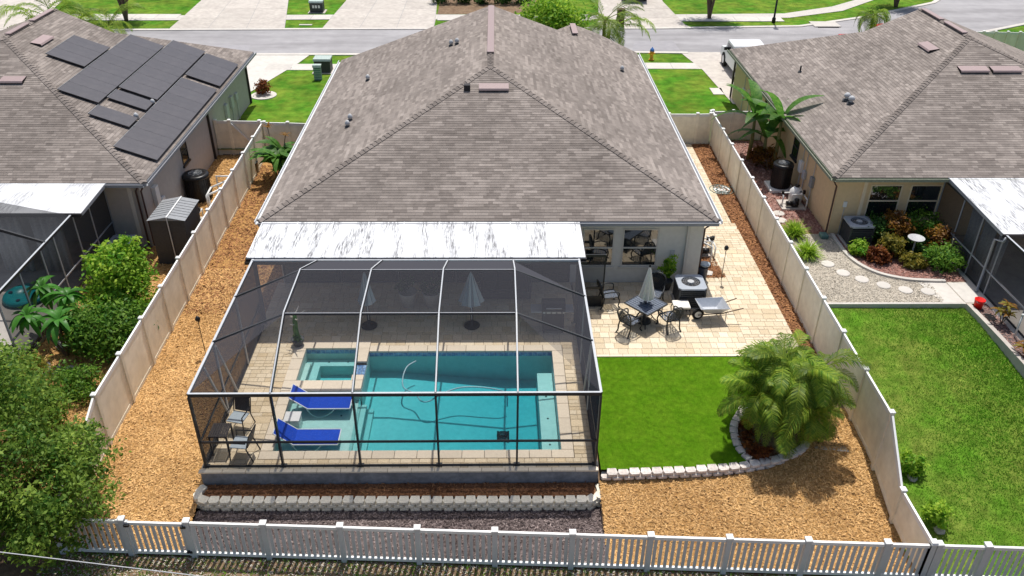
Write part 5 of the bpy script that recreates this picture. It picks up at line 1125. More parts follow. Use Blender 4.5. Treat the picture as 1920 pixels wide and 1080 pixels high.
kb = spline([(16.3, 23.9, 0), (16.4, 22, 0), (16.45, 20, 0), (16.55, 17, 0)], 5); tag(kerb([tuple(p[:2]) for p in kb], .16, .5, 'border_kerb', 'concrete', -.42), 'low concrete border between the lawn and the croton bed', 'kerb'); del bpy.data.objects['border_kerb']['kind']
sheet('planting_bed', [(16.4, 23.9), (17.0, 23.9), (17.0, 16), (16.55, 16)], 'dark_mulch', z=.0); chips('mulch', [(16.4, 23.9), (17.0, 23.9), (17.0, 18), (16.5, 18)], 'rock_chip', 400, (.03, .08), z=.003, label='brown mulch in the croton bed beside the dark screen')
for i, (px, py) in enumerate(((1515, 463), (1552, 494), (1581, 511), (1616, 523), (1657, 534), (1698, 543), (1740, 546), (1460, 399), (1464, 412), (1490, 384))):
    p = U(px, py, .03); q = MB(); q.lathe([(.24, 0), (.245, .02), (.22, .035)], (p.x, p.y, -.004 if i > 6 else .004), 22); o = q.build('stepping_stone', 'concrete_white')
    tag(o, ['stepping stone between the two spiky grass clumps', 'stepping stone just past the spiky grass clumps', 'stepping stone level with the lime fern', 'stepping stone level with the reddish bushy plant', 'stepping stone halfway along the curved kerb', 'stepping stone near the end of the curved kerb', 'stepping stone next to the concrete paving', 'stepping stone on red rock beside the pump set', 'stepping stone on red rock nearest the spiky grass', 'stepping stone on red rock beside the pump pad'][i], 'stepping stone', 'stepping stones in the gravel' if i < 7 else 'stepping stones on red rock')
ac_unit('air conditioner beside the flower bed at the tan house', 14.0, 28.45, .01, .43, .88)
t = barrel('tall black pool heater on a white pad beside the tan house', 12.45, 33.3, .12, .42, 1.15)
q = MB(); q.bx(11.9, 32.8, -.02, 13.0, 33.85, .12); q.build('pad', 'white_plastic', t, bevel=.03)
pumpset('white and black pool pump set beside the tan house wall', 12.45, 31.6, 0, 1., 'white_plastic', -1)
# banana plants
BA = [leaf_mesh(2.2, .55, .5), leaf_mesh(2.0, .52, .75), leaf_mesh(2.4, .55, .3), leaf_mesh(1.7, .48, .9)]
bt = thing('banana_plant', 'tall banana plants with long paddle leaves by the tan house wall', 'banana plant', (12.7, 36.0, 0))
for x, y, h_, n in ((12.75, 35.4, 2.3, 9), (11.9, 36.5, 2.0, 9), (12.4, 36.0, 1.3, 7)):
    q = MB(); q.tube([(x, y, -.05), (x+.03, y, h_*.5), (x, y, h_)], [.11, .09, .06], 9); q.build('stem', 'palm_stem', bt, smooth=True); leafset(bt, (x, y, h_-.05), BA, n, (-.1, .75), (.75, 1.05), ph=x)
shrub('cordyline', 'yellow and brown leafed shrub under the banana leaves', 'shrub', (12.5, 35.2, 0), [(12.5, 35.3, .6, .45, .4, .5), (12.1, 35.8, .5, .4, .4, .4)], 900, .22, 'leaf_croton', 5, asp=.25)
def tuft(label, x, y, z, n, L_, mat, group=None):
    t = thing('grass_clump', label, 'plant', (x, y, z), group); V = []; 
    for i in range(n):
        a = random.uniform(0, 6.28); e = random.uniform(.35, 1.35); l = L_*random.uniform(.6, 1.1); d = Vector((math.cos(a)*math.cos(e), math.sin(a)*math.cos(e), math.sin(e))); s_ = Vector((-math.sin(a), math.cos(a), 0))*.014
        b0 = Vector((x, y, z))+Vector((random.uniform(-.08, .08), random.uniform(-.08, .08), 0)); m1 = b0+d*l*.6; m2 = m1+(d+Vector((0, 0, -.6))).normalized()*l*.4; V += [b0-s_, b0+s_, m1+s_, m1-s_, m2]
    V = np.array([v[:] for v in V]).reshape(n, 5, 3); Vq = np.concatenate([V[:, [0, 1, 2, 3]], V[:, [3, 2, 4, 4]]], 1).reshape(-1, 3)
    k = np.arange(8*n).reshape(-1, 4); o = npmesh('blades', Vq, k, np.repeat(rng.uniform(.2, 1, n), 2), mat, t); return t
tuft('bright spiky grass clump beside the fence at the red rock bed', 11.75, 28.9, 0, 420, .75, 'leaf_lime'); tuft('bright spiky grass clump beside the fence at the gravel path', 11.75, 27.3, 0, 420, .75, 'leaf_lime')
beds = [(13.75, 27.45, .28, .35, 'leaf_lime', 'small lime fern at the kerb bend of the flower bed'), (14.3, 26.95, .3, .38, 'leaf_red', 'reddish bushy plant between the lime fern and the dark croton'), (14.9, 27.35, .45, .4, 'leaf_yellow', 'olive yellow shrub in front of the dark croton'), (14.75, 28.45, .6, .5, 'leaf_dark', 'dark green shrub beside the air conditioner of the tan house'), (15.35, 28.3, .75, .5, 'leaf_croton', 'tall dark orange croton under the windows'), (16.55, 28.5, .7, .62, 'leaf_mid', 'round green shrub under the right window'), (17.0-.25, 27.6, .6, .45, 'leaf_croton', 'orange croton beside the dark screen wall'), (16.45, 26.4, .5, .62, 'leaf_mid', 'broad green bush at the end of the flower bed'), (15.5, 26.6, .22, .4, 'leaf_yellow', 'low yellow green plant in the middle of the flower bed'), (16.0, 27.6, .35, .4, 'leaf_dark', 'dark low plant behind the bird bath')]
for x, y, h_, r_, m_, lab in beds: shrub('bed_shrub', lab, 'shrub', (x, y, .005), [(x, y, h_, r_, r_, h_*.85), (x+r_*.4, y-.1, h_*.7, r_*.7, r_*.6, h_*.6)], 1700, .13, m_, 5, trunk=.015)
bb = thing('bird_bath', 'grey pedestal bird bath among the flower bed shrubs', 'bird bath', (15.75, 27.3, .005)); q = MB(); q.lathe([(.14, 0), (.12, .05), (.035, .1), (.03, .66), (.07, .7)], (15.75, 27.3, .005), 14); q.build('pedestal', 'galv', bb, smooth=True); q = MB(); q.lathe([(.06, .7), (.28, .76), (.31, .8), (.29, .8), (.2, .75), (.02, .74)], (15.75, 27.3, .005), 24); q.build('bowl', 'galv', bb, smooth=True)
for (px, py, z0), (qx, qy, z1), lab in (((1775, 492, .1), (1788, 448, 1.1), 'pale bamboo stake leaning in the broad green bush'), ((1752, 445, .1), (1758, 412, .9), 'pale stake standing in the round green shrub')):
    q = MB(); q.tube([U(px, py, 0), U(qx, qy, z1)], .022, 6); tag(q.build('garden_stake', 'wood_pale'), lab, 'stake')
bk = thing('bucket', 'red plastic bucket at the corner of the lawn kerb', 'bucket', (16.55, 23.75, .003)); q = MB(); q.lathe([(.13, 0), (.17, .33), (.18, .34), (.16, .34), (.12, .03)], (16.55, 23.75, .003), 22); q.build('pail', 'red_plastic', bk, smooth=True); q = MB(); q.tube([(16.55+.17*math.cos(a), 23.75-.05*math.sin(a)-.1, .32-.06*math.sin(a)) for a in np.linspace(0, math.pi, 9)], .006, 5); q.build('handle', 'galv', bk)
CRL = [leaf_mesh(.34, .1, .5, mat='leaf_croton'), leaf_mesh(.28, .09, .7, mat='leaf_yellow')]
for x, y, h_, lab in ((16.85, 22.75, .75, 'tall yellow orange croton beside the red bucket'), (16.75, 21.0, .45, 'small yellow croton in the border bed')):
    t = thing('croton', lab, 'plant', (x, y, 0)); 
    for dx, dy, k in ((0, 0, 1), (.15, .12, .75), (-.15, .05, .65), (.05, -.15, .6)):
        q = MB(); q.tube([(x, y, -.02), (x+dx, y+dy, h_*k)], .015, 5); q.build('stem', 'bark', t); leafset(t, (x+dx, y+dy, h_*k), CRL, 9, (-.2, .9))
q = MB(); q.bx(16.55, 22.95, .004, 16.85, 23.35, .03); tag(q.build('drain_tray', 'black_plastic', bevel=.01), 'flat black plastic tray beside the croton', 'tray')
q = MB(); q.tube([(16.9, 22.0, 0), (16.9, 22.0, .85)], .03, 8); q.lathe([(.05, .85), (.05, .9), (.02, .92)], (16.9, 22.0, 0), 10); tag(q.build('white_stake', 'white_plastic', smooth=True), 'short white post standing in the border bed', 'post')
for px, py, z, lab in ((1704, 888, -.5, 'small leafy green shrub on grey stones beside the fence'), (1752, 990, -.7, 'taller leafy green shrub on grey stones by the fence corner')):
    p = U(px, py, z); zz = Z(11, p.y); shrub('potted_shrub', lab, 'shrub', (p.x+.05, p.y, zz), [(p.x+.05, p.y+.1, zz+.42, .3, .28, .36)], 700, .12, 'leaf_lime', 4, trunk=.012)
    stone('grey stone at the foot of the '+('small' if py < 900 else 'taller')+' shrub by the fence', p.x+.05, p.y-.12, zz, .15, None)
q = MB(); q.bx(12.75, 28.62, .004, 13.05, 28.98, .16); tag(q.build('hose_box', 'elec_green', bevel=.04), 'small green plastic box at the tan house corner', 'box')
# ---------------------------------------------------------------- patio furniture
def ring(x, y, z, r, n=20): return [(x+r*math.cos(2*math.pi*i/n), y+r*math.sin(2*math.pi*i/n), z) for i in range(n+1)]
def iron_chair():
    t = thing('patio_chair', '', 'chair')
    S_ = .25
    for sx in (-1, 1):
        q = MB(); q.tube(spline([(sx*.24, .24, .42), (sx*.27, .3, .25), (sx*.24, .27, .08), (sx*.28, .33, .0)], 4), .024, 6); q.build('leg', 'iron', t, smooth=True, local=True)
        q = MB(); q.tube(spline([(sx*.22, -.24, .42), (sx*.24, -.27, .25), (sx*.23, -.3, .1), (sx*.25, -.38, .0)], 4), .024, 6); q.build('leg', 'iron', t, smooth=True, local=True)
        q = MB(); q.tube(spline([(sx*.24, -.27, .62), (sx*.30, -.05, .68), (sx*.31, .15, .66), (sx*.30, .25, .6), (sx*.27, .24, .42)], 4), .022, 6); q.build('armrest', 'iron', t, smooth=True, local=True)
    q = MB(); q.tube(spline([(-.24, .24, .43), (0, .28, .43), (.24, .24, .43), (.26, 0, .43), (.22, -.24, .43), (0, -.25, .43), (-.22, -.24, .43), (-.26, 0, .43), (-.24, .24, .43)], 4), .022, 6); se = q.build('seat_frame', 'iron', t, smooth=True, local=True)
    q = MB()
    for i in range(-5, 6):
        for sg in (-1, 1):
            a = [(i*.085+sg*s_*.5, s_, .432) for s_ in np.linspace(-.24, .25, 13)]; a = [p for p in a if abs(p[0]) < .24]
            if len(a) > 1: q.beam(a[0], a[-1], .034, .008)
    q.build('seat_lattice', 'lattice_sky_sheen', se, local=True)
    bp = lambda u_, v: (u_*(.23+.03*math.sin(v*2.5)), -.25-.16*v, .45+.52*v+.0)
    q = MB(); q.tube(spline([bp(-1, 0), bp(-1, .35), bp(-1, .7), (-.15, -.4, .98), (0, -.415, 1.02), (.15, -.4, .98), bp(1, .7), bp(1, .35), bp(1, 0)], 4), .024, 6); bk_ = q.build('back_frame', 'iron', t, smooth=True, local=True)
    q = MB()
    for i in range(-6, 7):
        for sg in (-1, 1):
            a = [(i*.2+sg*v*1.2, v) for v in np.linspace(.02, .98, 14)]; a = [p for p in a if abs(p[0]) < (1 if p[1] < .75 else 1-(p[1]-.75)*2.6)]
            for m_, n_ in zip(a, a[1:]): q.beam(bp(*m_), bp(*n_), .018, .014)
    q.build('back_lattice', 'iron', bk_, local=True); return t
TB = Vector((4.93, 22.98, 0))
ch = iron_chair()
for i, (x, y, lab) in enumerate(((3.85, 24.0, 'black cast iron chair standing by the open screen door'), (4.35, 22.42, 'black cast iron chair tucked at the turf side of the table'), (5.68, 22.62, 'black cast iron chair in front of the cushioned ottoman'), (5.42, 24.05, 'black cast iron chair behind the closed white umbrella'))):
    d = TB-Vector((x, y, 0)); rz = math.atan2(-d.x, d.y)
    if i == 0: rz = -1.35
    if i == 2: rz = .35
    place(ch, i == 0, (x, y, .002), rz, lab, 'cast iron patio chairs')
tb = thing('patio_table', 'square black cast iron patio table under the closed white umbrella', 'table', TB, rz=.72)
q = MB(); n = 9
for i in range(n+1):
    a = -.47+.94*i/n; q.beam((a, -.47, .715), (a, .47, .715), .03, .012); q.beam((-.47, a, .709), (.47, a, .709), .03, .011)
q.bx(-.47, -.47, .695, .47, .47, .703); q.build('table_top', 'lattice_sky_sheen', tb, local=True)
for a, b_ in (((-.5, -.5), (.5, -.5)), ((.5, -.5), (.5, .5)), ((.5, .5), (-.5, .5)), ((-.5, .5), (-.5, -.5))): q = MB(); q.beam((*a, .71), (*b_, .71), .035, .04); q.build('edge_rail', 'iron', tb, local=True)
for k in range(4): a = k*math.pi/2+.78; q = MB(); q.tube(spline([(.1*math.cos(a), .1*math.sin(a), .68), (.16*math.cos(a), .16*math.sin(a), .4), (.3*math.cos(a), .3*math.sin(a), .15), (.48*math.cos(a), .48*math.sin(a), .0)], 4), .02, 6); q.build('leg', 'iron', tb, smooth=True, local=True)
q = MB(); q.tube(ring(0, 0, .38, .17), .012, 5); q.tube(ring(0, 0, .22, .25), .012, 5); q.build('stretcher', 'iron', tb, local=True)
um = thing('closed_umbrella', 'closed white market umbrella standing through the patio table', 'umbrella', TB)
def closed_umbrella(t, x, y, z0, z1, zt, r, mat, polemat, nf=8):
    q = MB(); q.tube([(x, y, .05), (x, y, zt)], .02, 8); q.build('pole', polemat, t, smooth=True)
    q = MB(); n = 48; vs = []; rows = 9
    for j in range(rows+1):
        s_ = j/rows; rad = .03+(r-.03)*s_**.85; zz = z1+(z0-z1)*s_
        for i in range(n): a = 2*math.pi*i/n; rr = rad*(1+.28*s_*math.cos(nf*a)); vs.append((x+rr*math.cos(a), y+rr*math.sin(a), zz+(.05*s_*math.cos(nf*a) if j == rows else 0)))
    q.add(vs, [(j*n+i, j*n+(i+1) % n, (j+1)*n+(i+1) % n, (j+1)*n+i) for j in range(rows) for i in range(n)]); q.t = [float((k % n)//(n//(2*nf)) % 2) for k in range(len(q.f))]; q.build('canopy', mat, t, smooth=True)
    q = MB(); q.lathe([(.03, 0), (.035, .03), (.015, .08)], (x, y, zt), 10); q.build('finial', 'black_plastic', t, smooth=True)
closed_umbrella(um, TB.x, TB.y, .95, 2.1, 2.12, .22, 'canvas_white', 'black_metal')
q = MB(); q.lathe([(.24, .0), (.25, .03), (.18, .1), (.06, .13), (.04, .3)], (TB.x, TB.y, .003), 22); q.build('base', 'iron', um, smooth=True)
ot = thing('ottoman', 'iron footstool with white cushion between the chairs and the air conditioner', 'stool', (6.2, 23.35, .002))
for dx in (-.24, .24):
    for dy in (-.2, .2): q = MB(); q.tube(spline([(6.2+dx, 23.35+dy, .36), (6.2+dx*1.15, 23.35+dy*1.15, .2), (6.2+dx*1.05, 23.35+dy, .0)], 4), .016, 6); q.build('leg', 'iron', ot)
q = MB(); q.bx(5.93, 23.12, .35, 6.47, 23.58, .375); q.build('seat_frame', 'iron', ot); q = MB(); q.bx(5.92, 23.11, .377, 6.48, 23.59, .46); q.build('cushion', 'canvas_white', ot, bevel=.035)
ac_unit('air conditioner on the patio between the wheelbarrow and the house wall', 6.62, 24.12, .003, .43, .84)
# wheelbarrow
wb = thing('wheelbarrow', 'steel wheelbarrow with black tyre parked on the patio', 'wheelbarrow', (7.15, 23.15, .003))
def barrow():
    q = MB(); q.tube([(-.08, 0, .2), (.08, 0, .2)], .06, 10); o = Matrix
    w_ = MB(); n = 22
    vs = []; prof = [(.12, -.045), (.18, -.05), (.205, 0), (.18, .05), (.12, .045)]
    for r_, yy in prof: vs += [(-.42+r_*math.cos(2*math.pi*i/n), yy, .21+r_*math.sin(2*math.pi*i/n)) for i in range(n)]
    w_.add(vs, [(j*n+i, j*n+(i+1) % n, (j+1)*n+(i+1) % n, (j+1)*n+i) for j in range(4) for i in range(n)]); wh = w_.build('wheel', 'tyre', wb, smooth=True, local=True)
    q = MB(); q.tube([(-.42, -.044, .21), (-.42, .044, .21)], .12, 14); q.build('rim', 'white_plastic', wh, local=True)
    q = MB(); b0 = [(-.22, -.18, .34), (.28, -.2, .30), (.28, .2, .30), (-.22, .18, .34)]; t0 = [(-.46, -.33, .60), (.52, -.36, .56), (.52, .36, .56), (-.46, .33, .60)]
    th = [(x*.985, y_*.98, z+.006) for x, y_, z in t0]; bi = [(x*.98, y_*.97, z+.012) for x, y_, z in b0]
    q.add(b0+t0+th+bi, [(3, 2, 1, 0)]+[f for i in range(4) for j in [(i+1) % 4] for f in ((i, j, 4+j, 4+i), (4+i, 4+j, 8+j, 8+i), (8+i, 8+j, 12+j, 12+i))]+[(12, 13, 14, 15)]); tr = q.build('tray', 'steel', wb, local=True, bevel=.03)
    q = MB(); q.tube([(x, y_, z+.005) for x, y_, z in t0+[t0[0]]], .013, 6); q.build('rim_roll', 'steel', tr, local=True)
    for s_ in (-1, 1):
        q = MB(); q.tube([(-.44, s_*.075, .21), (-.1, s_*.16, .28), (.3, s_*.25, .33), (1.0, s_*.31, .52)], .019, 6); q.build('handle', 'bark', wb, local=True)
        q = MB(); q.tube([(.28, s_*.23, .31), (.38, s_*.24, .02), (.48, s_*.24, .02), (.46, s_*.24, .35)], .014, 6); q.build('leg', 'galv', wb, local=True)
barrow(); wb.rotation_euler.z = .12
# pots and bin at the wall
pt_ = thing('potted_plant', 'green leafy plant in a dark pot against the house wall', 'plant', (6.0, 25.05, .003)); q = MB(); q.lathe([(.16, 0), (.22, .32), (.24, .34), (.21, .34), (.2, .3)], (6.0, 25.05, .003), 20); q.build('pot', 'dark_plastic', pt_, smooth=True)
leafcloud('crown', 'leaf_lime', pt_, [(6.0, 25.05, 1.0, .28, .2, .35), (6.05, 25.05, .7, .2, .18, .2)], 650, .12); q = MB(); q.tube([(6.0, 25.05, .25), (6.0, 25.05, .95)], .015, 6); q.build('stem', 'bark', pt_)
bw = thing('planter_bowl', 'wide black planter bowl behind the iron chair', 'planter', (5.62, 25.1, .003)); q = MB(); q.lathe([(.2, 0), (.33, .38), (.35, .4), (.32, .4), (.3, .34)], (5.62, 25.1, .003), 22); q.build('bowl', 'black_plastic', bw, smooth=True); q = MB(); q.lathe([(.3, .33), (.02, .35)], (5.62, 25.1, .003), 16); q.build('potting_soil', 'soil', bw)
bi_ = thing('blue_bin', 'dark blue round bin with tilted lid at the house corner', 'bin', (7.42, 25.72, .0)); q = MB(); q.lathe([(.17, 0), (.2, .5), (.21, .52), (.19, .52), (.16, .04)], (7.42, 25.72, .0), 20); q.build('body', 'navy_plastic', bi_, smooth=True); q = MB(); q.lathe([(.01, .56), (.15, .57), (.18, .6), (.19, .64), (.01, .62)], (7.47, 25.68, .0), 20); q.build('lid', 'canvas_grey', bi_, smooth=True)
pumpset('pool pumps with white pipes beside the house wall near the patio', 7.72, 27.6, .0, .8, 'dark_plastic')
q = MB(); q.tube([(7.4, 31, .75), (7.4, 27.4, .75), (7.95, 26.7, .75), (7.95, 26.7, .05)], .035, 8); tag(q.build('pool_pipe', 'white_plastic', smooth=True), 'long white pipe running along the house wall to the pumps', 'pipe')
q = MB(); q.prism([(7.5, 25.95), (7.85, 25.9), (7.95, 26.15), (7.6, 26.35)], -.001, .03); tag(q.build('flat_stone', 'concrete_white', bevel=.01), 'flat pale stone on the bark chips beside the blue bin', 'stone')
def lampstick(label, x, y, z, h_):
    t = thing('garden_torch', label, 'torch', (x, y, z)); q = MB(); q.tube([(x, y, z-.05), (x, y, z+h_)], .012, 6); q.build('stake', 'black_metal', t); q = MB(); q.lathe([(.02, 0), (.07, .04), (.08, .12), (.05, .17), (.02, .2)], (x, y, z+h_-.02), 14); q.build('head', 'black_metal', t, smooth=True)
lampstick('black garden torch standing beside the patio bark bed', 8.12, 25.6, 0, 1.25); lampstick('black garden torch standing in the tan mulch by the pool screen', -9.3, 21.75, Z(-9.3, 21.75)+.01, 1.25)
hs = thing('garden_hose', 'green hose coiled on a white mat beside the right fence', 'hose', (9.85, 33.2, -.045)); q = MB(); q.lathe([(.42, 0), (.42, .02)], (9.85, 33.2, -.045), 24); q.build('mat', 'white_plastic', hs); q = MB(); q.tube([(9.85+(.12+.012*i)*math.cos(i*.5), 33.2+(.12+.012*i)*math.sin(i*.5), -.02+.035*(i % 12)/12) for i in range(40)], .018, 6); q.build('coil', 'elec_green', hs, smooth=True)
# ---------------------------------------------------------------- pool deck furniture
lo = thing('pool_lounger', '', 'lounger'); W_ = .3; lo.scale.x = .86
q = MB(); q.bx(-.45, -W_, .30, .95, W_, .325); se = q.build('seat_sling', 'blue_fabric', lo, local=True, bevel=.01)
q = MB(); q.add([(-.45, -W_, .325), (-.45, W_, .325), (-1.0, W_, .72), (-1.0, -W_, .72), (-.45, -W_, .30), (-.45, W_, .30), (-1.015, W_, .70), (-1.015, -W_, .70)], [(0, 1, 2, 3), (7, 6, 5, 4), (0, 3, 7, 4), (1, 5, 6, 2), (2, 6, 7, 3), (0, 4, 5, 1)]); q.build('back_sling', 'blue_fabric', lo, local=True)
for s_ in (-1, 1):
    q = MB(); q.tube([(-1.02, s_*(W_+.015), .72), (-.45, s_*(W_+.015), .315), (.96, s_*(W_+.015), .315)], .018, 7); q.build('side_rail', 'white_metal', lo, local=True, smooth=True)
    q = MB(); q.tube(spline([(-.5, s_*W_, .31), (-.3, s_*W_, .05), (.0, s_*W_, .0), (.3, s_*W_, .15), (.45, s_*W_, .31)], 4), .016, 6); q.build('leg', 'white_metal', lo, local=True, smooth=True)
q = MB(); q.tube([(.96, -W_, .315), (.96, W_, .315)], .018, 7); q.build('end_rail', 'white_metal', lo, local=True); q = MB(); q.tube([(-1.02, -W_, .72), (-1.02, W_, .72)], .018, 7); q.build('end_rail', 'white_metal', lo, local=True)
for i, (x, y, lab) in enumerate(((-5.04, 18.95, 'blue sling lounger on the pool ledge beside the spa'), (-5.15, 17.45, 'blue sling lounger on the pool ledge in front of the white cube table'))): place(lo, i == 0, (x, y, -.355), 0, lab, 'blue pool loungers')
ct = thing('cube_table', 'white cube side table standing in the water between the blue loungers', 'table', (-5.75, 18.2, -.355)); q = MB(); q.bx(-5.98, 18.02, -.355, -5.55, 18.42, .02); q.build('body', 'white_plastic', ct, bevel=.03); q = MB(); q.bx(-5.99, 18.01, .022, -5.54, 18.43, .05); q.build('top', 'white_plastic', ct, bevel=.012)
bt_ = thing('bistro_table', 'small dark slatted table in the corner of the screen enclosure', 'table', (-7.34, 16.95, .003))
for i in range(8): q = MB(); x = -7.58+i*.062; q.bx(x, 16.68, .66, x+.05, 17.22, .68); q.build('slat', 'gutter_dark', bt_)
for dx in (-.22, .22):
    for dy in (-.24, .24): q = MB(); q.bx(-7.34+dx-.02, 16.95+dy-.02, .0, -7.34+dx+.02, 16.95+dy+.02, .658); q.build('leg', 'black_metal', bt_)
for dy in (-.24, .24): q = MB(); q.bx(-7.54, 16.95+dy-.015, .62, -7.14, 16.95+dy+.015, .658); q.build('apron', 'black_metal', bt_)
dc = thing('deck_chair', '', 'chair')
q = MB(); q.bx(-.23, -.22, .42, .23, .24, .45); q.build('seat', 'canvas_grey', dc, local=True, bevel=.01); q = MB(); q.add([(-.22, -.24, .46), (.22, -.24, .46), (.22, -.34, .86), (-.22, -.34, .86), (-.22, -.26, .46), (.22, -.26, .46), (.22, -.36, .86), (-.22, -.36, .86)], [(0, 1, 2, 3), (7, 6, 5, 4), (0, 3, 7, 4), (1, 5, 6, 2), (2, 6, 7, 3)]); q.build('backrest', 'gutter_dark', dc, local=True)
for s_ in (-1, 1):
    q = MB(); q.tube([(s_*.26, .27, 0), (s_*.26, .22, .62), (s_*.26, -.24, .64)], .018, 6); q.build('armrest', 'black_metal', dc, local=True); q = MB(); q.tube([(s_*.25, -.36, 0), (s_*.25, -.22, .42), (s_*.25, -.36, .88)], .018, 6); q.build('leg', 'black_metal', dc, local=True)
q = MB(); q.tube([(-.25, -.36, .88), (.25, -.36, .88)], .018, 6); q.build('top_rail', 'black_metal', dc, local=True)
for i, (x, y, rz, lab) in enumerate(((-6.75, 16.72, 1.45, 'dark framed deck chair at the open side of the slatted table'), (-7.1, 17.75, 2.9, 'dark framed deck chair behind the slatted table'))): place(dc, i == 0, (x, y, .003), rz, lab, 'deck chairs at the slatted table')
for i, (x, y, r_) in enumerate(((-.8, 22.75, .34), (-4.17, 22.75, .24))):
    t = thing('closed_umbrella', ['closed blue grey umbrella on the deck near the pool bench end', 'closed blue grey umbrella on the deck near the spa'][i], 'umbrella', (x, y, .003), 'closed deck umbrellas'); closed_umbrella(t, x, y, .95, 2.05, 2.1, r_, 'canvas_stripe', 'galv'); q = MB(); q.lathe([(.26, .0), (.27, .03), (.2, .08), (.05, .1), (.035, .25)], (x, y, .003), 22); q.build('base', 'black_plastic', t, smooth=True)
gr = thing('barbecue_grill', 'black gas barbecue grill with rounded lid inside the screen enclosure', 'grill', (1.85, 22.5, .003))
q = MB(); q.bx(1.5, 22.3, .1, 2.2, 22.8, .78); q.build('cabinet', 'black_metal', gr, bevel=.02)
q = MB(); vs = []; n = 10
for i in range(n+1): a = math.pi*i/n; vs += [(1.48, 22.55-.28*math.cos(a), .86+.3*math.sin(a)), (2.22, 22.55-.28*math.cos(a), .86+.3*math.sin(a))]
q.add(vs, [(2*i, 2*i+1, 2*i+3, 2*i+2) for i in range(n)]+[tuple(2*i for i in range(n+1)), tuple(2*i+1 for i in range(n, -1, -1))]); ld = q.build('lid', 'black_plastic', gr, smooth=False); q = MB(); q.tube([(1.6, 22.25, 1.0), (2.1, 22.25, 1.0)], .018, 8); q.build('lid_handle', 'steel', ld)
for x0, x1 in ((1.12, 1.47), (2.23, 2.5)): q = MB(); q.bx(x0, 22.32, .80, x1, 22.78, .83); q.build('side_shelf', 'steel', gr, bevel=.008)
q = MB(); q.bx(1.5, 22.27, .79, 2.2, 22.3, .86); q.build('control_panel', 'steel', gr)
for k in range(4): q = MB(); q.tube([(1.6+k*.17, 22.24, .825), (1.6+k*.17, 22.27, .825)], .022, 10); q.build('knob', 'black_plastic', gr)
for x in (1.55, 2.15):
    for y in (22.35, 22.75): q = MB(); q.tube([(x-.02, y, .05), (x+.02, y, .05)], .05, 10); q.build('wheel', 'tyre', gr)
ps = thing('ornamental_cactus', 'dark green potted column plant with pale branch tips beside the spa', 'plant', (-6.28, 21.7, .003)); q = MB(); q.lathe([(.13, 0), (.2, .2), (.21, .25), (.18, .25)], (-6.28, 21.7, .003), 18); q.build('pot', 'dark_plastic', ps, smooth=True); q = MB(); q.tube([(-6.28, 21.7, .2), (-6.3, 21.7, .6), (-6.27, 21.72, 1.15)], [.1, .085, .06], 9); q.build('stem', 'leaf_banana', ps, smooth=True)
for a, z, l in ((.3, 1.1, .35), (2.6, 1.0, .3), (1.2, 1.15, .3), (4.3, .8, .25), (3.4, 1.12, .25), (5.3, 1.0, .3)): q = MB(); q.tube([(-6.28, 21.71, z), (-6.28+l*.6*math.cos(a), 21.71+l*.6*math.sin(a), z+.06), (-6.28+l*math.cos(a), 21.71+l*math.sin(a), z+.16)], [.022, .018, .01], 6); q.build('branch', 'cream', ps)
leafcloud('pot_leaves', 'leaf_dark', ps, [(-6.28, 21.7, .28, .2, .2, .08)], 160, .09)
for x, lab in ((-3.0, 'cream planter pot on the lanai between the umbrellas'), (-2.2, 'cream planter pot on the lanai near the umbrella by the bench end')):
    t = thing('planter_pot', lab, 'planter', (x, 24.0, .003), 'cream lanai planters'); q = MB(); q.lathe([(.2, 0), (.3, .5), (.32, .55), (.28, .55), (.26, .48)], (x, 24.0, .003), 22); q.build('pot', 'cream', t, smooth=True); leafcloud('crown', 'leaf_dark', t, [(x, 24.0, .8, .3, .3, .28)], 300, .14)
so_ = thing('outdoor_sofa', 'dark cushioned sofa on the lanai near the grill', 'sofa', (.3, 24.6, .003))
q = MB(); q.bx(-.6, 24.3, .05, 1.2, 25.1, .32); q.build('frame', 'dark_plastic', so_, bevel=.02)
for i in range(3): q = MB(); q.bx(-.48+i*.53, 24.28, .325, .04+i*.53, 24.85, .46); q.build('seat_cushion', 'cloth_dark', so_, bevel=.04); q = MB(); q.bx(-.48+i*.53, 24.86, .325, .04+i*.53, 25.08, .8); q.build('back_cushion', 'cloth_dark', so_, bevel=.04)
for x in (-.6, 1.12): q = MB(); q.bx(x, 24.28, .322, x+.1, 25.1, .6); q.build('armrest', 'dark_plastic', so_, bevel=.02)
# ---------------------------------------------------------------- front yard things
def util_box(label, x, y, z, w_, d, h_, name='utility_box', group=None):
    t = thing(name, label, 'utility box', (x, y, z), group); q = MB(); q.bx(x-w_/2, y-d/2, z, x+w_/2, y+d/2, z+h_*.85); q.build('body', 'elec_green' if w_ < .6 else 'dark_plastic', t, bevel=.02)
    q = MB(); q.add([(x-w_/2-.03, y-d/2-.05, z+h_*.86), (x+w_/2+.03, y-d/2-.05, z+h_*.86), (x+w_/2+.03, y+d/2+.03, z+h_*.92), (x-w_/2-.03, y+d/2+.03, z+h_*.92), (x-w_/2-.03, y-d/2, z+h_), (x+w_/2+.03, y-d/2, z+h_), (x+w_/2+.03, y+d/2, z+h_), (x-w_/2-.03, y+d/2, z+h_)], [(3, 2, 1, 0), (4, 5, 6, 7), (0, 1, 5, 4), (1, 2, 6, 5), (2, 3, 7, 6), (3, 0, 4, 7)]); q.build('lid', 'box_top', t)
    if w_ < .6:
        for k in range(6): q = MB(); q.bx(x-w_/2-.006, y-d/2-.01, z+.1+k*.11, x+w_/2+.006, y-d/2-.001, z+.13+k*.11); q.build('louver', 'box_top', t)
    else:
        q = MB(); q.bx(x-w_/2-.15, y-d/2-.15, z-.03, x+w_/2+.15, y+d/2+.15, z+.03); q.build('pad', 'concrete', t)
    return t
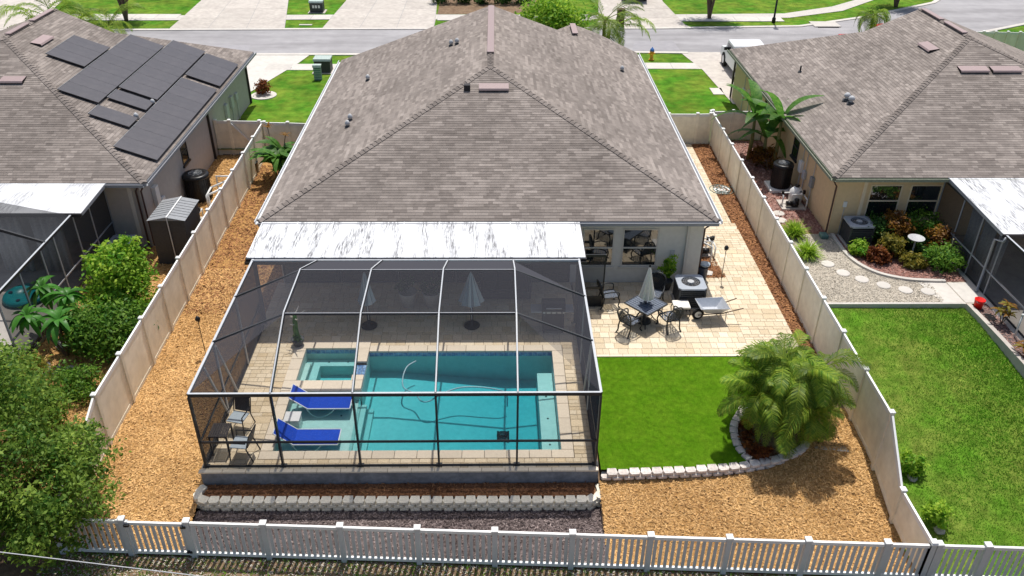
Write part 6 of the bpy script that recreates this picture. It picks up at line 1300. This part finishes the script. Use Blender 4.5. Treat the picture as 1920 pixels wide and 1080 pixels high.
p = U(606, 136); util_box('dark transformer box with pale lid on the lawn beside the pavement', p.x, p.y+.3, -.02, .95, .8, .85)
p = U(597, 149); util_box('narrow green cable pedestal in front of the transformer box', p.x, p.y, -.02, .42, .3, .9)
p = U(594, 23); b_ = util_box('transformer box with white stickers on the lawn across the street', p.x, p.y+.3, -.035, .95, .8, .85)
for dx in (-.2, .0, .22): q = MB(); q.bx(p.x+dx-.07, p.y-.115, .32, p.x+dx+.07, p.y-.102, .52); q.build('sticker', 'white_plastic', b_)
p = U(573, 46); q = MB(); q.bx(p.x-.45, p.y-.12, -.036, p.x+.45, p.y+.12, .0); tag(q.build('drain_cover', 'concrete_white'), 'pale slab set in the verge across the street', 'slab')
hy = thing('fire_hydrant', 'yellow fire hydrant with blue cap on the verge', 'hydrant', (9.78, 52.04, -.02)); x, y, z = 9.78, 52.04, -.02
q = MB(); q.lathe([(.17, 0), (.17, .05), (.11, .06), (.11, .5), (.15, .51), (.15, .56)], (x, y, z), 16); q.build('barrel', 'hydrant_yellow', hy, smooth=True); q = MB(); q.lathe([(.14, .56), (.13, .66), (.07, .74), (.03, .76), (.03, .82)], (x, y, z), 14); q.build('bonnet', 'hydrant_blue', hy, smooth=True); q = MB(); q.tube([(x-.2, y, z+.42), (x+.2, y, z+.42)], .05, 10); q.tube([(x, y, z+.4), (x, y-.2, z+.4)], .065, 10); q.build('nozzle', 'hydrant_yellow', hy)
def car(label, x, y, z, rz, mat, kind='truck'):
    t = thing('parked_car', label, kind, (x, y, z), rz=rz); L_, W2 = 2.6, .95
    side = [(-L_, .5), (-L_, 1.05), (-L_+.1, 1.12), (-.5, 1.14), (-.25, 1.75), (1.1, 1.78), (1.55, 1.15), (2.45, 1.05), (L_, .85), (L_, .45), (2.0, .4), (-2.0, .4)]
    q = MB(); n = len(side); q.add([(a, -W2, b_) for a, b_ in side]+[(a, W2, b_) for a, b_ in side], [tuple(range(n)), tuple(range(2*n-1, n-1, -1))]+[(i, n+i, n+(i+1) % n, (i+1) % n) for i in range(n)]); q.build('body', mat, t, local=True, bevel=.05)
    q = MB(); q.add([(1.16, -.8, 1.70), (1.16, .8, 1.70), (1.56, .85, 1.2), (1.56, -.85, 1.2)], [(0, 1, 2, 3)]); q.v = [(a+.03, b_, c_+.02) for a, b_, c_ in q.v]; q.build('windscreen', 'window_glass', t, local=True)
    for s_ in (-1, 1):
        q = MB(); q.bx(-.2, s_*W2-.006, 1.2, 1.05, s_*W2+.006, 1.62); q.build('side_window', 'window_glass', t, local=True)
        for xx in (-1.6, 1.65): q = MB(); q.tube([(xx, s_*(W2-.2), .42), (xx, s_*(W2+.03), .42)], .42, 20); w_ = q.build('wheel', 'tyre', t, local=True); q = MB(); q.tube([(xx, s_*(W2+.031), .42), (xx, s_*(W2+.04), .42)], .24, 14); q.build('rim', 'steel', w_, local=True)
        q = MB(); q.bx(L_-.05, s_*.7-.15, .68, L_+.02, s_*.7+.15, .84); q.build('headlight', 'white_plastic', t, local=True); q = MB(); q.bx(-L_-.012, s_*.8-.1, .75, -L_+.05, s_*.8+.1, 1.02); q.build('tail_light', 'red_plastic', t, local=True)
        q = MB(); q.bx(1.0, s_*(W2+.1)-.1, 1.15, 1.12, s_*(W2+.1)+.1, 1.32); q.build('mirror', 'black_plastic', t, local=True)
    return t
car('white pickup truck on the drive beyond the tan house', 14.95, 49.2, .006, 1.57, 'car_white')
car('dark vehicle parked on the drive across the street', 11.0, 69.2, .004, 1.5, 'grey_plastic', 'car')
car('red car parked in the street behind the small palm', 24.7, 53.3, -.02, .05, 'car_red', 'car')
q = MB(); q.bx(8.55, 59.6, .004, 9.05, 60.1, 1.15); bn_ = thing('wheelie_bin', 'brown wheeled bin standing at the drive across the street', 'bin', (8.8, 59.85, .004)); q.build('body', 'terracotta', bn_, bevel=.04); q = MB(); q.bx(8.52, 59.55, 1.152, 9.08, 60.14, 1.22); q.build('lid', 'terracotta', bn_, bevel=.03)
for x in (8.58, 9.02): q = MB(); q.tube([(x-.03, 60.1, .12), (x+.03, 60.1, .12)], .11, 12); q.build('wheel', 'tyre', bn_)
lm = thing('street_lamp', 'black street lamp post on the verge across the street', 'lamp post', (20.1, 61.2, -.035)); q = MB(); q.lathe([(.14, 0), (.14, .3), (.07, .4), (.06, 4.5)], (20.1, 61.2, -.035), 12); q.build('pole', 'black_metal', lm, smooth=True); q = MB(); q.lathe([(.06, 4.5), (.2, 4.6), (.17, 5.0), (.04, 5.15)], (20.1, 61.2, -.035), 12); q.build('lantern', 'black_metal', lm)
dn = thing('storm_drain', 'pale concrete storm drain inlet at the far kerb', 'drain', (23.6, 60.4, -.03)); q = MB(); q.bx(22.7, 59.9, -.03, 24.6, 61.3, .05); q.build('cover', 'concrete_white', dn, bevel=.02); q = MB(); q.bx(22.9, 59.8, -.02, 24.4, 59.89, .045); q.build('throat', 'vent_dark', dn)
def tree(label, x, y, z, h_, r_, n, mat='leaf_oak', size=.2): return shrub('street_tree', label, 'tree', (x, y, z), [(x, y, z+h_, r_, r_, r_*.75), (x+r_*.4, y-.2, z+h_*.9, r_*.7, r_*.7, r_*.6), (x-r_*.5, y+.2, z+h_*.95, r_*.7, r_*.7, r_*.5)], n, size, mat, 10, trunk=.12)
tree('young tree with dark crown on the verge left across the street', -26.2, 60.9, -.03, 3.6, 1.6, 4000, 'leaf_mid'); tree('young tree on the verge beside the lamp post', 15.65, 62.2, -.03, 4.6, 1.8, 4500); tree('round tree at the street corner beyond the tan house', 31, 66, -.03, 3.0, 1.7, 4500, 'leaf_dark')
shrub('front_tree', 'dense bright green tree in front of the pool house roof', 'tree', (3.4, 47.5, 0), [(3.2, 47.8, 3.3, 1.5, 1.3, 1.6), (2.3, 48.2, 3.2, 1.0, 1.0, 1.3), (4.0, 47.6, 3.2, 1.0, 1.0, 1.2)], 9000, .2, 'leaf_lime', 9, trunk=.12)
FRB = [frond_mesh(2.6, 1.3, 40, .04, .55, seed=11), frond_mesh(2.9, 1.0, 40, .04, .55, seed=12)]
palm('feathery palm behind the garage roof of the pool house', (6.3, 49.0, 0), [(0, 0, 3.2), (.2, .1, 2.7)], 26, 1.1, tr=.12, meshes=FRB)
palm('small dark drooping palm beside the red car', (22.6, 50.6, -.02), [(0, 0, 3.2)], 22, .85, tr=.1, meshes=[FR[3], FR[1]])
palm('pale feathery palm beyond the solar roof', (-24.2, 47.0, 0), [(0, 0, 3.6), (.5, .3, 3.0), (-.5, .2, 3.2)], 40, 1.2, tr=.1, meshes=FRB)
palm('tall thin palm at the far corner of the solar roof', (-21.5, 47.5, 0), [(0, 0, 3.2)], 12, .9, tr=.08, meshes=FRB)
shrub('front_shrub', 'reddish shrub at the front corner of the grey house', 'shrub', (-12.9, 45.3, 0), [(-12.9, 45.3, .45, .35, .35, .45)], 700, .15, 'leaf_red', 4, trunk=.015); q = MB(); q.lathe([(.7, -.02), (.7, .03), (.6, .04)], (-12.85, 45.2, 0), 24); tag(q.build('tree_ring', 'concrete_white'), 'pale round edging under the reddish shrub', 'edging')
for i, x in enumerate((-4.2, -2.6, -1.0, .6, 2.0)): shrub('street_shrub', 'dark low shrub in the planting bed across the street', 'shrub', (x, 66.5, -.02), [(x, 66.5, .5, .8, .7, .5)], 700, .2, 'leaf_dark', 4, group='shrubs across the street')
# overhead cable at the bottom left
c0, c1 = U(-60, 1028, 4.2), U(520, 1097, 4.4); c0.z = 4.2; d_ = (c1-c0).normalized()
q = MB(); q.tube([(c0-d_*15)+d_*s_+Vector((0, 0, .0003*((s_-20)**2-25))) for s_ in np.linspace(0, 40, 41)], .009, 6); tag(q.build('overhead_cable', 'galv', smooth=True), 'thin pale overhead cable crossing above the oak tree', 'cable')
